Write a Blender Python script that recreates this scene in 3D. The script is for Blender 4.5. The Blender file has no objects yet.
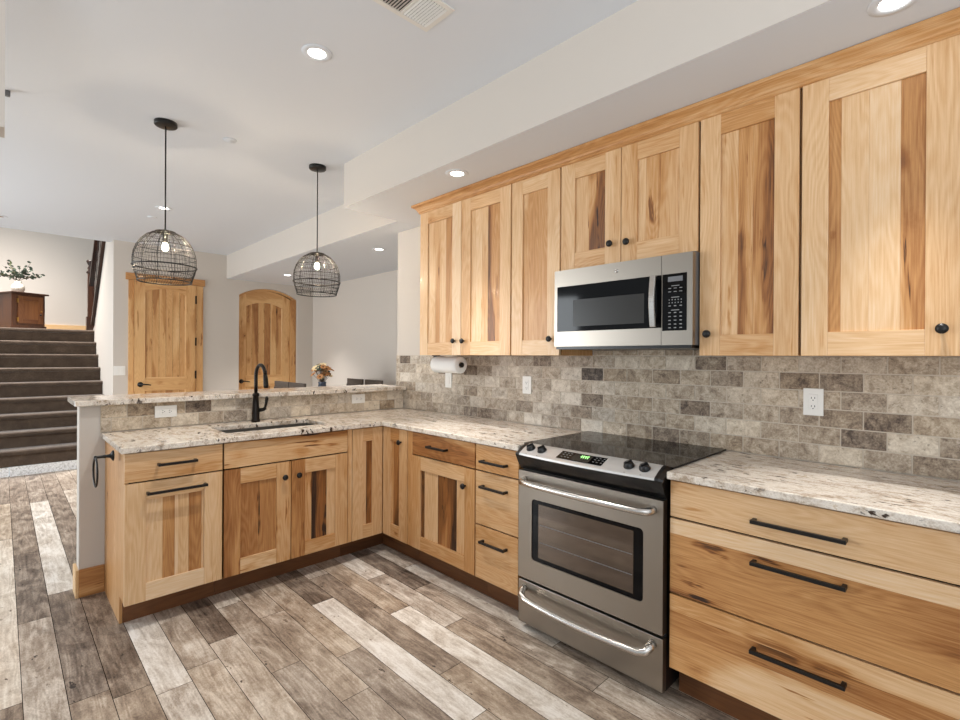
import bpy, math, random
from mathutils import Vector, Matrix
rnd = random.Random(7)
S = bpy.context.scene
COL = S.collection

# ------------------------------------------------------------------ camera
def setup_camera():
    f, yaw, pitch, roll, v0, h = 489.757, .7744, -.0013, .0059, 357.98, 1.3585
    s, c = math.sin(yaw), math.cos(yaw); sp, cp = math.sin(pitch), math.cos(pitch)
    fwd = Vector((s*cp, c*cp, sp)); up = Vector((-s*sp, -c*sp, cp)); right = Vector((c, -s, 0))
    cr, sr = math.cos(roll), math.sin(roll)
    r2 = right*cr + up*sr; u2 = -right*sr + up*cr
    cd = bpy.data.cameras.new('camera'); co = bpy.data.objects.new('camera', cd); COL.objects.link(co)
    cd.sensor_width = 36; cd.sensor_fit = 'HORIZONTAL'; cd.lens = f/960*36
    cd.shift_y = (v0-360)/960; cd.clip_start = .02; cd.clip_end = 60
    m = Matrix.Identity(4)
    for i in range(3):
        m[i][0] = r2[i]; m[i][1] = u2[i]; m[i][2] = -fwd[i]
    m.translation = Vector((0, 0, h))
    co.matrix_world = m
    S.camera = co
setup_camera()
S.view_settings.view_transform = 'Standard'; S.view_settings.look = 'None'
S.view_settings.gamma = 1; S.view_settings.use_curve_mapping = False
S.view_settings.exposure = 0.48
# ------------------------------------------------------------------ world + large lights
w = bpy.data.worlds.new('world'); S.world = w; w.use_nodes = True
bg = w.node_tree.nodes['Background']; bg.inputs[0].default_value = (.88, .95, 1, 1); bg.inputs[1].default_value = .5
def area(name, loc, target, sx, sy, power, col):
    l = bpy.data.lights.new(name, 'AREA'); l.shape = 'RECTANGLE'; l.size = sx; l.size_y = sy; l.energy = power; l.color = col
    o = bpy.data.objects.new(name, l); COL.objects.link(o); o.location = loc
    o.rotation_euler = (Vector(target)-Vector(loc)).to_track_quat('-Z', 'Y').to_euler()
    return o
area('rear_fill_light', (-.9, -2.6, 1.7), (1.6, 2.5, 1.2), 3.2, 2.0, 12, (1, .98, .96))  # unseen front fill added behind the camera, not a window
area('daylight_from_left_window', (-3.1, 6.2, 1.5), (2.5, 4.2, 1.2), 2.0, 2.0, 112, (.9, .96, 1))
area('flash_bounced_off_ceiling', (-1.0, -1.3, 1.2), (-.9, -1.1, 2.8), .8, .8, 70, (.95, .98, 1))
area('stairwell_fill_light', (-.2, 9.3, 4.9), (-.2, 9.31, .8), 1.6, .8, 105, (1, .95, .9)).data.spread = math.radians(85)  # fill light added out of view to brighten the stairwell from above
LAMP = 9.0      # brightness of a recessed lamp lens
SPOT = {'main': 84, 'far': 150, 'soffit': 62, 'nook': 165}      # light thrown down by each recessed lamp

# ------------------------------------------------------------------ materials
def lin(c):
    return tuple(((v/255)/12.92 if v/255 <= .04045 else ((v/255+.055)/1.055)**2.4) for v in c) + (1,)
class NT:
    def __init__(s, name):
        s.m = bpy.data.materials.new(name); s.m.use_nodes = True; s.t = s.m.node_tree; s.b = s.t.nodes['Principled BSDF']
    def n(s, typ, **kw):
        nd = s.t.nodes.new(typ)
        for k, v in kw.items(): setattr(nd, k, v)
        return nd
    def L(s, a, b): s.t.links.new(a, b)
    def val(s, sock, v):
        if isinstance(v, bpy.types.NodeSocket): s.L(v, sock)
        else: sock.default_value = v
    def math(s, op, a, b=0.0, clamp=False):
        nd = s.n('ShaderNodeMath', operation=op, use_clamp=clamp); s.val(nd.inputs[0], a); s.val(nd.inputs[1], b); return nd.outputs[0]
    def vm(s, op, a, b=None, scale=None):
        nd = s.n('ShaderNodeVectorMath', operation=op); s.val(nd.inputs[0], a)
        if b is not None: s.val(nd.inputs[1], b)
        if scale is not None: s.val(nd.inputs['Scale'], scale)
        return nd.outputs['Value'] if op == 'DOT_PRODUCT' else nd.outputs['Vector']
    def noise(s, vec, scale, detail=3, rough=.55, dist=0):
        nd = s.n('ShaderNodeTexNoise'); s.val(nd.inputs['Vector'], vec); nd.inputs['Scale'].default_value = scale
        nd.inputs['Detail'].default_value = detail; nd.inputs['Roughness'].default_value = rough; nd.inputs['Distortion'].default_value = dist
        return nd.outputs['Fac']
    def step(s, v, a, b, lo=0., hi=1.):
        nd = s.n('ShaderNodeMapRange', interpolation_type='SMOOTHSTEP'); s.val(nd.inputs[0], v)
        nd.inputs[1].default_value = a; nd.inputs[2].default_value = b; nd.inputs[3].default_value = lo; nd.inputs[4].default_value = hi
        return nd.outputs[0]
    def ramp(s, v, stops):
        nd = s.n('ShaderNodeValToRGB'); s.val(nd.inputs[0], v); e = nd.color_ramp.elements
        while len(e) < len(stops): e.new(.5)
        for i, (p, c) in enumerate(stops): e[i].position = p; e[i].color = lin(c)
        return nd.outputs[0]
    def mix(s, f, a, b):
        nd = s.n('ShaderNodeMix', data_type='RGBA'); s.val(nd.inputs[0], f)
        for sk, v in ((nd.inputs[6], a), (nd.inputs[7], b)):
            if isinstance(v, bpy.types.NodeSocket): s.L(v, sk)
            else: sk.default_value = lin(v)
        return nd.outputs[2]
    def attr(s, name, out='Fac'): return s.n('ShaderNodeAttribute', attribute_name=name).outputs[out]
    def pos(s): return s.n('ShaderNodeNewGeometry').outputs['Position']
    def bump(s, h, strength, dist=.002):
        nd = s.n('ShaderNodeBump'); s.L(h, nd.inputs['Height']); nd.inputs['Strength'].default_value = strength; nd.inputs['Distance'].default_value = dist
        s.L(nd.outputs[0], s.b.inputs['Normal'])
    def fin(s, col=None, rough=.5, metal=0., spec=.5, coat=0.):
        if col is not None:
            if isinstance(col, bpy.types.NodeSocket): s.L(col, s.b.inputs['Base Color'])
            else: s.b.inputs['Base Color'].default_value = lin(col)
        s.val(s.b.inputs['Roughness'], rough); s.b.inputs['Metallic'].default_value = metal
        s.b.inputs['Specular IOR Level'].default_value = spec; s.b.inputs['Coat Weight'].default_value = coat
        s.b.inputs['Coat Roughness'].default_value = .12
        return s.m
def plain(name, col, rough=.5, metal=0., spec=.5, coat=0.): return NT(name).fin(col, rough, metal, spec, coat)
def emit(name, col, strength):
    t = NT(name); t.b.inputs['Emission Color'].default_value = lin(col); t.b.inputs['Emission Strength'].default_value = strength
    return t.fin((250, 248, 240), .4)
def wood(name, stops, knots=1., ring_amp=.07, fine_amp=.2, rough=.42, coat=.08, knot_scale=5.):
    t = NT(name)
    A = t.attr('axis', 'Vector'); tone = t.attr('tone'); seed = t.attr('seed'); heart = t.attr('heart')
    P = t.vm('ADD', t.pos(), t.vm('SCALE', (3.71, 5.13, 2.37), scale=seed))
    al = t.vm('DOT_PRODUCT', P, A)
    Q = t.vm('ADD', P, t.vm('SCALE', A, scale=t.math('MULTIPLY', al, -.86)))
    Qf = t.vm('ADD', P, t.vm('SCALE', A, scale=t.math('MULTIPLY', al, -.975)))
    Qk = t.vm('ADD', P, t.vm('SCALE', A, scale=t.math('MULTIPLY', al, -.45)))
    big = t.noise(Q, 6.5, 2, .5)
    ring = t.math('SINE', t.math('MULTIPLY', big, 150.))
    fine = t.math('SUBTRACT', t.noise(Qf, 210, 4, .75), .5)
    hn = t.step(t.noise(Q, 5.5, 2, .45, .4), .47, .56)
    streak = t.step(t.noise(Q, 14, 3, .6), .6, .75)
    v = t.math('ADD', tone, t.math('MULTIPLY', ring, ring_amp*.5))
    v = t.math('ADD', v, t.math('MULTIPLY', fine, fine_amp))
    v = t.math('ADD', v, t.math('MULTIPLY', t.math('MULTIPLY', hn, heart), .4))
    v = t.math('ADD', v, t.math('MULTIPLY', t.math('MULTIPLY', streak, heart), .22))
    Qm = t.vm('ADD', P, t.vm('SCALE', A, scale=t.math('MULTIPLY', al, -.93)))
    v = t.math('ADD', v, t.math('MULTIPLY', t.math('SUBTRACT', t.noise(Q, 2.6, 2), .5), .35))
    thin = t.math('MULTIPLY', t.step(t.noise(Qm, 26, 4, .6, .5), .60, .67), t.step(t.noise(P, 5, 2), .42, .56))
    v = t.math('ADD', v, t.math('MULTIPLY', t.math('MULTIPLY', thin, heart), .75))
    vo = t.n('ShaderNodeTexVoronoi', feature='F1'); vo.inputs['Scale'].default_value = knot_scale
    warp = t.vm('ADD', Qk, t.vm('SCALE', t.n('ShaderNodeTexNoise').outputs['Color'], scale=.0))
    t.L(warp, vo.inputs['Vector'])
    sx = t.n('ShaderNodeSeparateColor'); t.L(vo.outputs['Color'], sx.inputs[0])
    d = t.math('ADD', vo.outputs['Distance'], t.math('MULTIPLY', t.math('SUBTRACT', t.noise(P, 60, 2), .5), .06))
    k = t.math('MULTIPLY', t.step(d, .03, .075, 1, 0), t.step(sx.outputs[0], .42, .46))
    halo = t.math('MULTIPLY', t.step(d, .05, .24, 1, 0), t.step(sx.outputs[0], .42, .46))
    kk = t.math('MULTIPLY', heart, knots*1.8, True)
    v = t.math('ADD', v, t.math('MULTIPLY', t.math('MULTIPLY', halo, kk), .22))
    v = t.math('ADD', v, t.math('MULTIPLY', t.math('MULTIPLY', k, kk), .9), True)
    t.bump(fine, .08, .001)
    return t.fin(t.ramp(v, stops), rough, 0, .4, coat)
M = {}
M['hickory'] = wood('natural_hickory', [(0, (234, 210, 180)), (.28, (218, 181, 138)), (.52, (192, 141, 87)), (.75, (150, 96, 50)), (1, (50, 30, 19))], 1.1, .07, .5)
M['alder'] = wood('knotty_alder', [(0, (236, 204, 160)), (.3, (216, 172, 118)), (.55, (190, 138, 84)), (.8, (140, 88, 48)), (1, (48, 28, 18))], 1.2, .07, .24, .45, .1, 5.5)
M['dark_wood'] = wood('dark_stained_wood', [(0, (140, 90, 50)), (.4, (104, 60, 30)), (.7, (66, 36, 20)), (1, (28, 16, 10))], .2, .1, .25, .4, .2)
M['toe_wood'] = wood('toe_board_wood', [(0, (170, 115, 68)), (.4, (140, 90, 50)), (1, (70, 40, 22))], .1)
M['chair_wood'] = wood('weathered_dark_wood', [(0, (110, 100, 92)), (.5, (72, 64, 58)), (1, (38, 33, 30))], .1, .1, .3, .5, 0)

def paint(name, col, amp=.03, bumpy=.05):
    t = NT(name); p = t.pos(); n = t.noise(p, 130, 3)
    t.bump(n, bumpy, .002)
    return t.fin(col, .75, 0, .25)
M['wall'] = paint('beige_wall_paint', (203, 195, 186))
M['ceil'] = paint('white_ceiling_paint', (216, 220, 226))
M['white'] = plain('white_plastic', (235, 233, 228), .35)
M['offwhite'] = plain('off_white_enamel', (225, 223, 218), .4)
M['black'] = plain('black_iron', (24, 21, 19), .38, .3, .5)
M['blackplastic'] = plain('black_plastic', (16, 16, 17), .3)
M['bronze'] = plain('dark_bronze', (34, 28, 24), .28, .7)
M['gap'] = plain('dark_joints_and_shade', (30, 21, 15), .8, 0, .1)  # dark plank joints, and painted shade between cabinet fronts
M['brass'] = plain('aged_brass', (170, 130, 70), .35, 1)
M['hinge'] = plain('dark_hinge_metal', (50, 42, 36), .4, .8)
M['ceramic'] = None
M['lens'] = emit('lit_lamp_lens', (255, 249, 240), LAMP)
def glow_bulb():
    t = NT('glowing_clear_bulb'); nt = t.t; nt.nodes.remove(t.b)
    tr = t.n('ShaderNodeBsdfTransparent'); em = t.n('ShaderNodeEmission'); em.inputs[0].default_value = lin((255, 236, 208)); em.inputs[1].default_value = 3.5
    ad = t.n('ShaderNodeAddShader'); t.L(tr.outputs[0], ad.inputs[0]); t.L(em.outputs[0], ad.inputs[1])
    t.L(ad.outputs[0], nt.nodes['Material Output'].inputs[0]); return t.m
M['bulb'] = glow_bulb()
M['filament'] = emit('lit_filament', (255, 232, 200), 10000)
M['lens_off'] = plain('lamp_lens_unlit', (150, 118, 104), .4)
M['bulb'] = emit('lit_bulb', (255, 232, 200), 560)
M['green_led'] = emit('green_led', (120, 255, 90), 1.2)
M['paper'] = plain('white_paper', (238, 238, 236), .85, 0, .1)
M['card'] = plain('brown_card', (178, 150, 112), .85, 0, .1)
M['vent_dark'] = plain('vent_throat', (40, 40, 42), .8)
M['grey_marks'] = plain('printed_light_grey', (138, 138, 138), .5)
M['mid_grey'] = plain('grey_plastic', (110, 110, 112), .4)

def steel(name, col, rough):
    t = NT(name); p = t.pos()
    q = t.vm('MULTIPLY', p, (400., 6., 400.))
    n = t.noise(q, 1.0, 2)
    r = t.math('ADD', t.math('MULTIPLY', n, .12), rough-.06)
    t.bump(n, .03, .0005)
    return t.fin(col, r, 1.)
M['steel'] = steel('brushed_stainless', (158, 150, 140), .34)
M['steel_bright'] = steel('polished_stainless', (205, 200, 194), .2)
M['steel_panel'] = plain('satin_aluminium_panel', (205, 203, 200), .4, .45)
M['glass_black'] = plain('black_glass', (8, 8, 9), .06, 0, .18)
M['glass_cooktop'] = None
def cooktop():
    t = NT('speckled_black_ceramic_glass'); n = t.noise(t.pos(), 420, 2)
    return t.fin(t.mix(t.step(n, .6, .72), (16, 15, 15), (50, 46, 44)), .05, 0, .14)
M['glass_cooktop'] = cooktop()
M['oven_glass'] = plain('oven_window_glass', (108, 96, 86), .06, .75, .5)
M['mw_glass'] = plain('microwave_window_mesh', (48, 47, 45), .25, 0, .25)
M['burner_ring'] = plain('printed_burner_ring', (78, 74, 72), .2)

def granite():
    t = NT('cream_granite'); p = t.pos()
    q = t.vm('MULTIPLY', p, (1.7, .6, 1.)); q2 = t.vm('MULTIPLY', p, (1.5, .75, 1.))
    a = t.noise(q, 6, 6, .65, 1.2); b = t.noise(q2, 32, 4, .7, .4); c = t.noise(p, 160, 3, .7)
    v = t.math('ADD', t.math('MULTIPLY', a, .55), t.math('MULTIPLY', b, .45))
    v = t.math('ADD', v, t.math('MULTIPLY', t.math('SUBTRACT', c, .5), .28))
    col = t.ramp(v, [(.30, (122, 106, 92)), (.40, (176, 158, 138)), (.475, (208, 196, 182)), (.56, (232, 224, 213)), (.63, (200, 182, 158)), (.74, (150, 128, 104))])
    sp = t.math('MULTIPLY', t.step(t.noise(t.vm('MULTIPLY', p, (1.6, .55, 1.)), 27, 3, .65, .3), .58, .63), t.step(t.noise(p, 4, 2), .42, .55))
    col = t.mix(sp, col, (62, 48, 40))
    fl = t.step(c, .66, .74)
    col = t.mix(t.math('MULTIPLY', fl, .75), col, (86, 74, 64))
    return t.fin(col, .16, 0, .5)
M['granite'] = granite()

def travertine():
    t = NT('tumbled_travertine'); p = t.vm('ADD', t.pos(), t.vm('SCALE', (3.7, 5.1, 2.3), scale=t.attr('seed')))
    tone = t.attr('tone'); heart = t.attr('heart')
    n1 = t.noise(p, 22, 5, .65, .8); n2 = t.noise(p, 130, 4, .7); n3 = t.noise(p, 60, 3, .6, .5)
    v = t.math('ADD', tone, t.math('MULTIPLY', t.math('SUBTRACT', n1, .5), 1.25))
    v = t.math('ADD', v, t.math('MULTIPLY', t.math('SUBTRACT', n2, .5), .8), True)
    warm = t.ramp(v, [(0, (226, 212, 190)), (.3, (196, 178, 154)), (.55, (160, 140, 116)), (.8, (116, 98, 82)), (1, (72, 60, 52))])
    grey = t.ramp(v, [(0, (214, 210, 204)), (.3, (184, 178, 170)), (.55, (150, 142, 134)), (.8, (108, 100, 94)), (1, (66, 60, 56))])
    col = t.mix(heart, warm, grey)
    pit = t.step(n3, .62, .7)
    col = t.mix(t.math('MULTIPLY', pit, .5), col, (92, 78, 66))
    t.bump(t.math('ADD', n2, t.math('MULTIPLY', pit, -1.)), .5, .002)
    return t.fin(col, .62, 0, .3)
M['travertine'] = travertine()
M['grout'] = paint('sand_grout', (196, 184, 168))

def planks():
    t = NT('weathered_vinyl_planks'); P0 = t.pos(); P = t.vm('ADD', P0, t.vm('SCALE', (3.71, 5.13, .0), scale=t.attr('seed')))
    tone = t.attr('tone'); h = t.attr('heart')
    a = t.noise(t.vm('MULTIPLY', P, (46., 5., 1.)), 1, 5, .7, .6)
    b = t.noise(t.vm('MULTIPLY', P, (9., 4.5, 1.)), 1, 5, .65, 1.)
    c = t.noise(t.vm('MULTIPLY', P, (170., 70., 1.)), 1, 3, .7)
    r = t.math('SINE', t.math('MULTIPLY', t.noise(t.vm('MULTIPLY', P, (10., .9, 1.)), 1, 2), 70.))
    v = t.math('ADD', tone, t.math('MULTIPLY', t.math('SUBTRACT', a, .5), .6))
    v = t.math('ADD', v, t.math('MULTIPLY', t.math('SUBTRACT', b, .5), 1.))
    v = t.math('ADD', v, t.math('MULTIPLY', t.math('SUBTRACT', c, .5), .5))
    v = t.math('ADD', v, t.math('MULTIPLY', r, .05))
    spk = t.math('MULTIPLY', t.step(t.noise(t.vm('MULTIPLY', P, (30., 14., 1.)), 1, 3, .6), .63, .7), t.step(t.noise(t.vm('MULTIPLY', P, (5., 2.5, 1.)), 1, 2), .5, .62))
    v = t.math('ADD', t.math('ADD', v, -.01), t.math('MULTIPLY', spk, .6), True)
    cool = t.ramp(v, [(0, (232, 226, 218)), (.22, (206, 196, 184)), (.45, (166, 152, 138)), (.68, (122, 108, 96)), (.88, (84, 73, 65)), (1, (54, 46, 41))])
    warm = t.ramp(v, [(0, (236, 224, 206)), (.22, (208, 192, 172)), (.45, (172, 152, 130)), (.68, (130, 110, 92)), (.88, (88, 70, 56)), (1, (54, 42, 34))])
    col = t.mix(h, cool, warm)
    t.bump(a, .12, .001)
    return t.fin(col, t.math('ADD', t.math('MULTIPLY', a, .2), .3), 0, .4)
M['planks'] = planks()

def carpet():
    t = NT('dark_brown_carpet'); n = t.noise(t.pos(), 240, 3); n2 = t.noise(t.pos(), 9, 3)
    v = t.math('ADD', t.math('MULTIPLY', n, .7), t.math('MULTIPLY', n2, .3))
    t.bump(n, .8, .006)
    m = t.fin(t.ramp(v, [(.25, (46, 36, 29)), (.5, (78, 64, 53)), (.75, (118, 102, 87))]), .95, 0, .1)
    t.b.inputs['Sheen Weight'].default_value = .3
    return m
M['carpet'] = carpet()
def whitestrip():
    t = NT('speckled_whitewash'); n = t.noise(t.pos(), 70, 4, .7)
    return t.fin(t.ramp(n, [(.35, (170, 168, 166)), (.5, (226, 226, 226)), (.7, (240, 240, 240))]), .6)
M['whitestrip'] = whitestrip()
def ceramic():
    t = NT('speckled_cream_ceramic'); n = t.noise(t.pos(), 60, 3)
    return t.fin(t.ramp(n, [(.3, (190, 178, 160)), (.55, (228, 220, 206))]), .5)
M['ceramic'] = ceramic()
M['blue_vase'] = plain('slate_blue_glaze', (58, 68, 86), .3)
M['leaf'] = plain('dusty_green_leaf', (72, 86, 72), .6)
M['leaf_pale'] = plain('pale_green_leaf', (120, 128, 88), .6)
M['stem'] = plain('brown_stem', (84, 66, 46), .7)
M['petal_cream'] = plain('cream_petal', (236, 214, 168), .7)
M['petal_orange'] = plain('orange_petal', (190, 134, 84), .7)
M['petal_dark'] = plain('dark_seed_head', (66, 44, 32), .8)
M['sink_steel'] = plain('sink_steel', (150, 146, 140), .35, .9)

# ------------------------------------------------------------------ mesh builder
ORG = {}
class MB:
    def __init__(s): s.v = []; s.f = []; s.m = []; s.a = []; s.mats = []; s.sm = []
    def add(s, verts, faces, mat, axis=(0, 0, 1), tone=.4, seed=None, heart=.3, smooth=False):
        if seed is None: seed = rnd.uniform(0, 9)
        o = len(s.v); s.v += [tuple(p) for p in verts]
        if mat not in s.mats: s.mats.append(mat)
        mi = s.mats.index(mat)
        for f in faces:
            s.f.append([i+o for i in f]); s.m.append(mi); s.a.append((axis, tone, seed, heart)); s.sm.append(smooth)
    def box(s, x, y, z, mat, **kw):
        x0, x1 = sorted(x); y0, y1 = sorted(y); z0, z1 = sorted(z)
        v = [(x0, y0, z0), (x1, y0, z0), (x1, y1, z0), (x0, y1, z0), (x0, y0, z1), (x1, y0, z1), (x1, y1, z1), (x0, y1, z1)]
        s.add(v, [(0, 3, 2, 1), (4, 5, 6, 7), (0, 1, 5, 4), (1, 2, 6, 5), (2, 3, 7, 6), (3, 0, 4, 7)], mat, **kw)
    def cbox(s, x, y, z, mat, c=.004, **kw):   # box with chamfered edges on every side
        x0, x1 = sorted(x); y0, y1 = sorted(y); z0, z1 = sorted(z)
        import bmesh
        bm = bmesh.new(); bmesh.ops.create_cube(bm, size=1)
        for q in bm.verts: q.co = Vector(((x0+x1)/2+q.co.x*(x1-x0), (y0+y1)/2+q.co.y*(y1-y0), (z0+z1)/2+q.co.z*(z1-z0)))
        bmesh.ops.bevel(bm, geom=list(bm.edges), offset=c, segments=2, profile=.6, affect='EDGES')
        bm.verts.index_update()
        s.add([q.co[:] for q in bm.verts], [[q.index for q in f.verts] for f in bm.faces], mat, **kw); bm.free()
    def tube(s, path, r, mat, seg=8, cap=True, closed=False, smooth=True, **kw):
        path = [Vector(p) for p in path]; n = len(path)
        rs = r if isinstance(r, (list, tuple)) else [r]*n
        vs = []; prev = None
        for i, p in enumerate(path):
            if closed: d = path[(i+1) % n]-path[i-1]
            else: d = path[min(i+1, n-1)]-path[max(i-1, 0)]
            d.normalize()
            if prev is None: a = d.orthogonal().normalized()
            else:
                a = prev-d*prev.dot(d); a.normalize()
            prev = a; b = d.cross(a)
            for k in range(seg):
                t = 2*math.pi*k/seg; vs.append(p+(a*math.cos(t)+b*math.sin(t))*rs[i])
        fs = []
        for i in range(n if closed else n-1):
            for k in range(seg):
                j = (i+1) % n; fs.append((i*seg+k, i*seg+(k+1) % seg, j*seg+(k+1) % seg, j*seg+k))
        if cap and not closed: fs += [tuple(range(seg))[::-1], tuple((n-1)*seg+k for k in range(seg))]
        s.add(vs, fs, mat, smooth=smooth, **kw)
    def lathe(s, prof, o, mat, axis=(0, 0, 1), seg=24, smooth=True, capends=True, **kw):
        ax = Vector(axis).normalized(); a = ax.orthogonal().normalized(); b = ax.cross(a); o = Vector(o)
        vs = []; n = len(prof)
        for r, h in prof:
            for k in range(seg):
                t = 2*math.pi*k/seg; vs.append(o+ax*h+(a*math.cos(t)+b*math.sin(t))*max(r, 1e-5))
        fs = [(i*seg+k, i*seg+(k+1) % seg, (i+1)*seg+(k+1) % seg, (i+1)*seg+k) for i in range(n-1) for k in range(seg)]
        if capends: fs += [tuple(range(seg))[::-1], tuple((n-1)*seg+k for k in range(seg))]
        s.add(vs, fs, mat, smooth=smooth, **kw)
    def prism(s, poly, ext, mat, **kw):     # poly: 3-D points of a flat outline, pushed along the vector ext
        n = len(poly); e = Vector(ext)
        vs = [Vector(p) for p in poly]+[Vector(p)+e for p in poly]
        s.add(vs, [tuple(range(n))[::-1], tuple(range(n, 2*n))]+[(i, (i+1) % n, n+(i+1) % n, n+i) for i in range(n)], mat, **kw)
    def build(s, name, parent=None, label=None, bevel=0., origin=None):
        me = bpy.data.meshes.new(name)
        if origin is None:
            if parent is not None: origin = ORG[parent]
            else:
                xs = list(zip(*s.v)); origin = Vector(((min(xs[0])+max(xs[0]))/2, (min(xs[1])+max(xs[1]))/2, min(xs[2])))
        origin = Vector(origin)
        me.from_pydata([tuple(Vector(p)-origin) for p in s.v], [], s.f)
        for m in s.mats: me.materials.append(M[m])
        me.polygons.foreach_set('material_index', s.m)
        me.polygons.foreach_set('use_smooth', s.sm)
        at = me.attributes.new('axis', 'FLOAT_VECTOR', 'FACE'); at.data.foreach_set('vector', [c for a in s.a for c in a[0]])
        for i, nm in ((1, 'tone'), (2, 'seed'), (3, 'heart')):
            at = me.attributes.new(nm, 'FLOAT', 'FACE'); at.data.foreach_set('value', [float(a[i]) for a in s.a])
        me.update()
        import bmesh
        bm = bmesh.new(); bm.from_mesh(me); bmesh.ops.recalc_face_normals(bm, faces=bm.faces[:]); bm.to_mesh(me); bm.free()
        o = bpy.data.objects.new(name, me); COL.objects.link(o)
        if parent is not None: o.parent = parent
        else: o.location = origin
        ORG[o] = origin
        if label: o['label'] = label
        if bevel:
            b = o.modifiers.new('bevel', 'BEVEL'); b.width = bevel; b.segments = 2; b.limit_method = 'ANGLE'; b.angle_limit = math.radians(50); b.harden_normals = False
        return o
def thing(name, label, cat, loc, group=None):
    o = bpy.data.objects.new(name, None); COL.objects.link(o); o.location = loc; ORG[o] = Vector(loc); o.empty_display_size = .1
    o['label'] = label; o['category'] = cat
    if group: o['group'] = group
    return o
def tag(o, label, cat, group=None):
    o['label'] = label; o['category'] = cat
    if group: o['group'] = group
    return o
def struct(o): o['kind'] = 'structure'; return o

# ------------------------------------------------------------------ reference planes (metres)
XB, XU, YP = 1.89, 2.187, 2.887      # door fronts: base run, wall run, peninsula
XW, YT = 2.515, 3.52                 # tile faces
YK, YE = 3.53, 3.64                  # bar wall
YBK = 7.55                           # far wall
ZC, ZS = 2.795, 2.465                # ceiling, dropped ceiling
PX = lambda k: .065+.1279*k

# ------------------------------------------------------------------ setting
def make_floor():
    b = MB()
    b.box((-3.2, 3.7), (-2.2, 7.6), (-.06, -.0015), 'gap')
    lay = {  # row: planks from the far end towards the camera (near edge Y, tone, warmth)
        -1: [(6.19, .62, .2), (4.99, .42, .8), (2.61, .2, .6), (1.4, .6, .6), (0.2, .4, .4)],
        0: [(6.5, .6, .2), (4.56, .62, .3), (3.376, .68, .1), (2.1, .42, .2), (.9, .5, .4)],
        1: [(6.07, .58, .1), (3.674, .2, .1), (2.468, .66, .1), (1.25, .55, .6), (0, .4, .5)],
        2: [(6.3, .58, .2), (4.9, .64, .2), (3.5, .62, .2), (2.39, .68, .4), (1.2, .52, .6), (0, .4, .5)],
        3: [(2.295, .2, .05), (1.1, .3, .05), (0, .5, .3)],
        4: [(2.39, .46, .4), (1.2, .38, .6), (0, .5, .3)],
        5: [(2.534, .74, .3), (1.3, .37, .5), (0, .5, .3)],
        6: [(2.856, .3, .4), (2.117, .5, .4), (.95, .56, .15), (-.2, .4, .3)],
        7: [(2.6, .42, .6), (1.75, .46, .5), (.6, .45, .3), (-.5, .5, .3)],
        8: [(2.021, .44, .75), (.8, .52, .1), (-.3, .4, .5)],
        9: [(2.544, .68, .3), (1.325, .17, .05), (.2, .45, .5), (-1, .5, .5)],
        10: [(2.85, .36, .1), (1.611, .62, .35), (.4, .5, .7), (-.8, .4, .4)],
        11: [(2.174, .47, .75), (.4, .17, .2), (-.7, .45, .4)],
        12: [(2.6, .27, .1), (1.879, .4, .15), (.7, .58, .6), (-.4, .4, .3)],
        13: [(2.307, .74, .15), (1.1, .54, .3), (.0, .4, .3)],
        14: [(2.59, .36, .4), (1.4, .27, .2), (.2, .55, .4)],
    }
    g = .0012
    for k in range(-26, 29):
        x0, x1 = PX(k)+g, PX(k+1)-g
        if x1 > 3.7 or x0 < -3.2: continue
        far = 7.55
        lst = list(lay.get(k, []))
        if k >= 3 and lst: # the rows run on under the peninsula to the far wall
            far0 = [(6.4, rnd.uniform(.3, .65), .3), (5.2, rnd.uniform(.3, .65), .3), (4.0+rnd.uniform(-.4, .4), rnd.uniform(.3, .65), .3)]
            first = 3.2+rnd.uniform(-.1, .5)
            lst = far0+lst
        y1 = far
        if not lst:
            y = 7.55-rnd.uniform(.2, 1.2)
            while y > -2.2: lst.append((y, rnd.choice([.2, .35, .45, .5, .6, .68]), rnd.uniform(0, .8))); y -= 1.22
        lst.append((-2.2, rnd.uniform(.35, .6), .3))
        for y0, tone, warm in lst:
            if y0 >= y1: continue
            b.add([(x0, y0+g, 0), (x1, y0+g, 0), (x1, y1-g, 0), (x0, y1-g, 0)], [(0, 1, 2, 3)], 'planks', axis=(0, 1, 0), tone=tone, heart=warm)
            y1 = y0
    o = struct(b.build('floor', origin=(0, 0, 0)))
    # face up
    return o
make_floor()
def simple(name, boxes, mat='wall', bevel=0):
    b = MB()
    for x, y, z in boxes: b.box(x, y, z, mat)
    return struct(b.build(name, bevel=bevel))
simple('ceiling', [((-3.2, 3.75), (-2.2, 7.55), (ZC, ZC+.12)), ((-3.2, .998), (7.55, 7.74), (ZC, ZC+.12))], 'ceil')
b = MB()   # dropped ceiling over the cabinets and over the dining nook: painted faces, white undersides
for x, y in (((1.823, 3.75), (-2.2, 3.325)), ((2.305, 3.75), (3.325, YBK))):
    b.box(x, y, (ZS, ZC), 'wall')
    b.box((x[0]+.003, x[1]), (y[0], y[1]-(.003 if y[1] < 5 else 0)), (ZS-.0008, ZS+.002), 'ceil')
struct(b.build('ceiling_soffit'))
simple('wall_right', [((XW+.01, XW+.12), (-1.2, YE), (0, ZS))], 'wall', .004)
simple('wall_nook_front', [((XW+.12, 3.75), (YE-.11, YE), (0, ZS))])
simple('wall_nook_right', [((3.6, 3.72), (YE, YBK), (0, ZS))])
simple('wall_bar', [((.315, XW+.01), (YK, YE), (0, 1.07))], 'wall', .003)
simple('wall_left', [((-1.2, .006), (2.02, 2.12), (2.03, ZC))])

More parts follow.
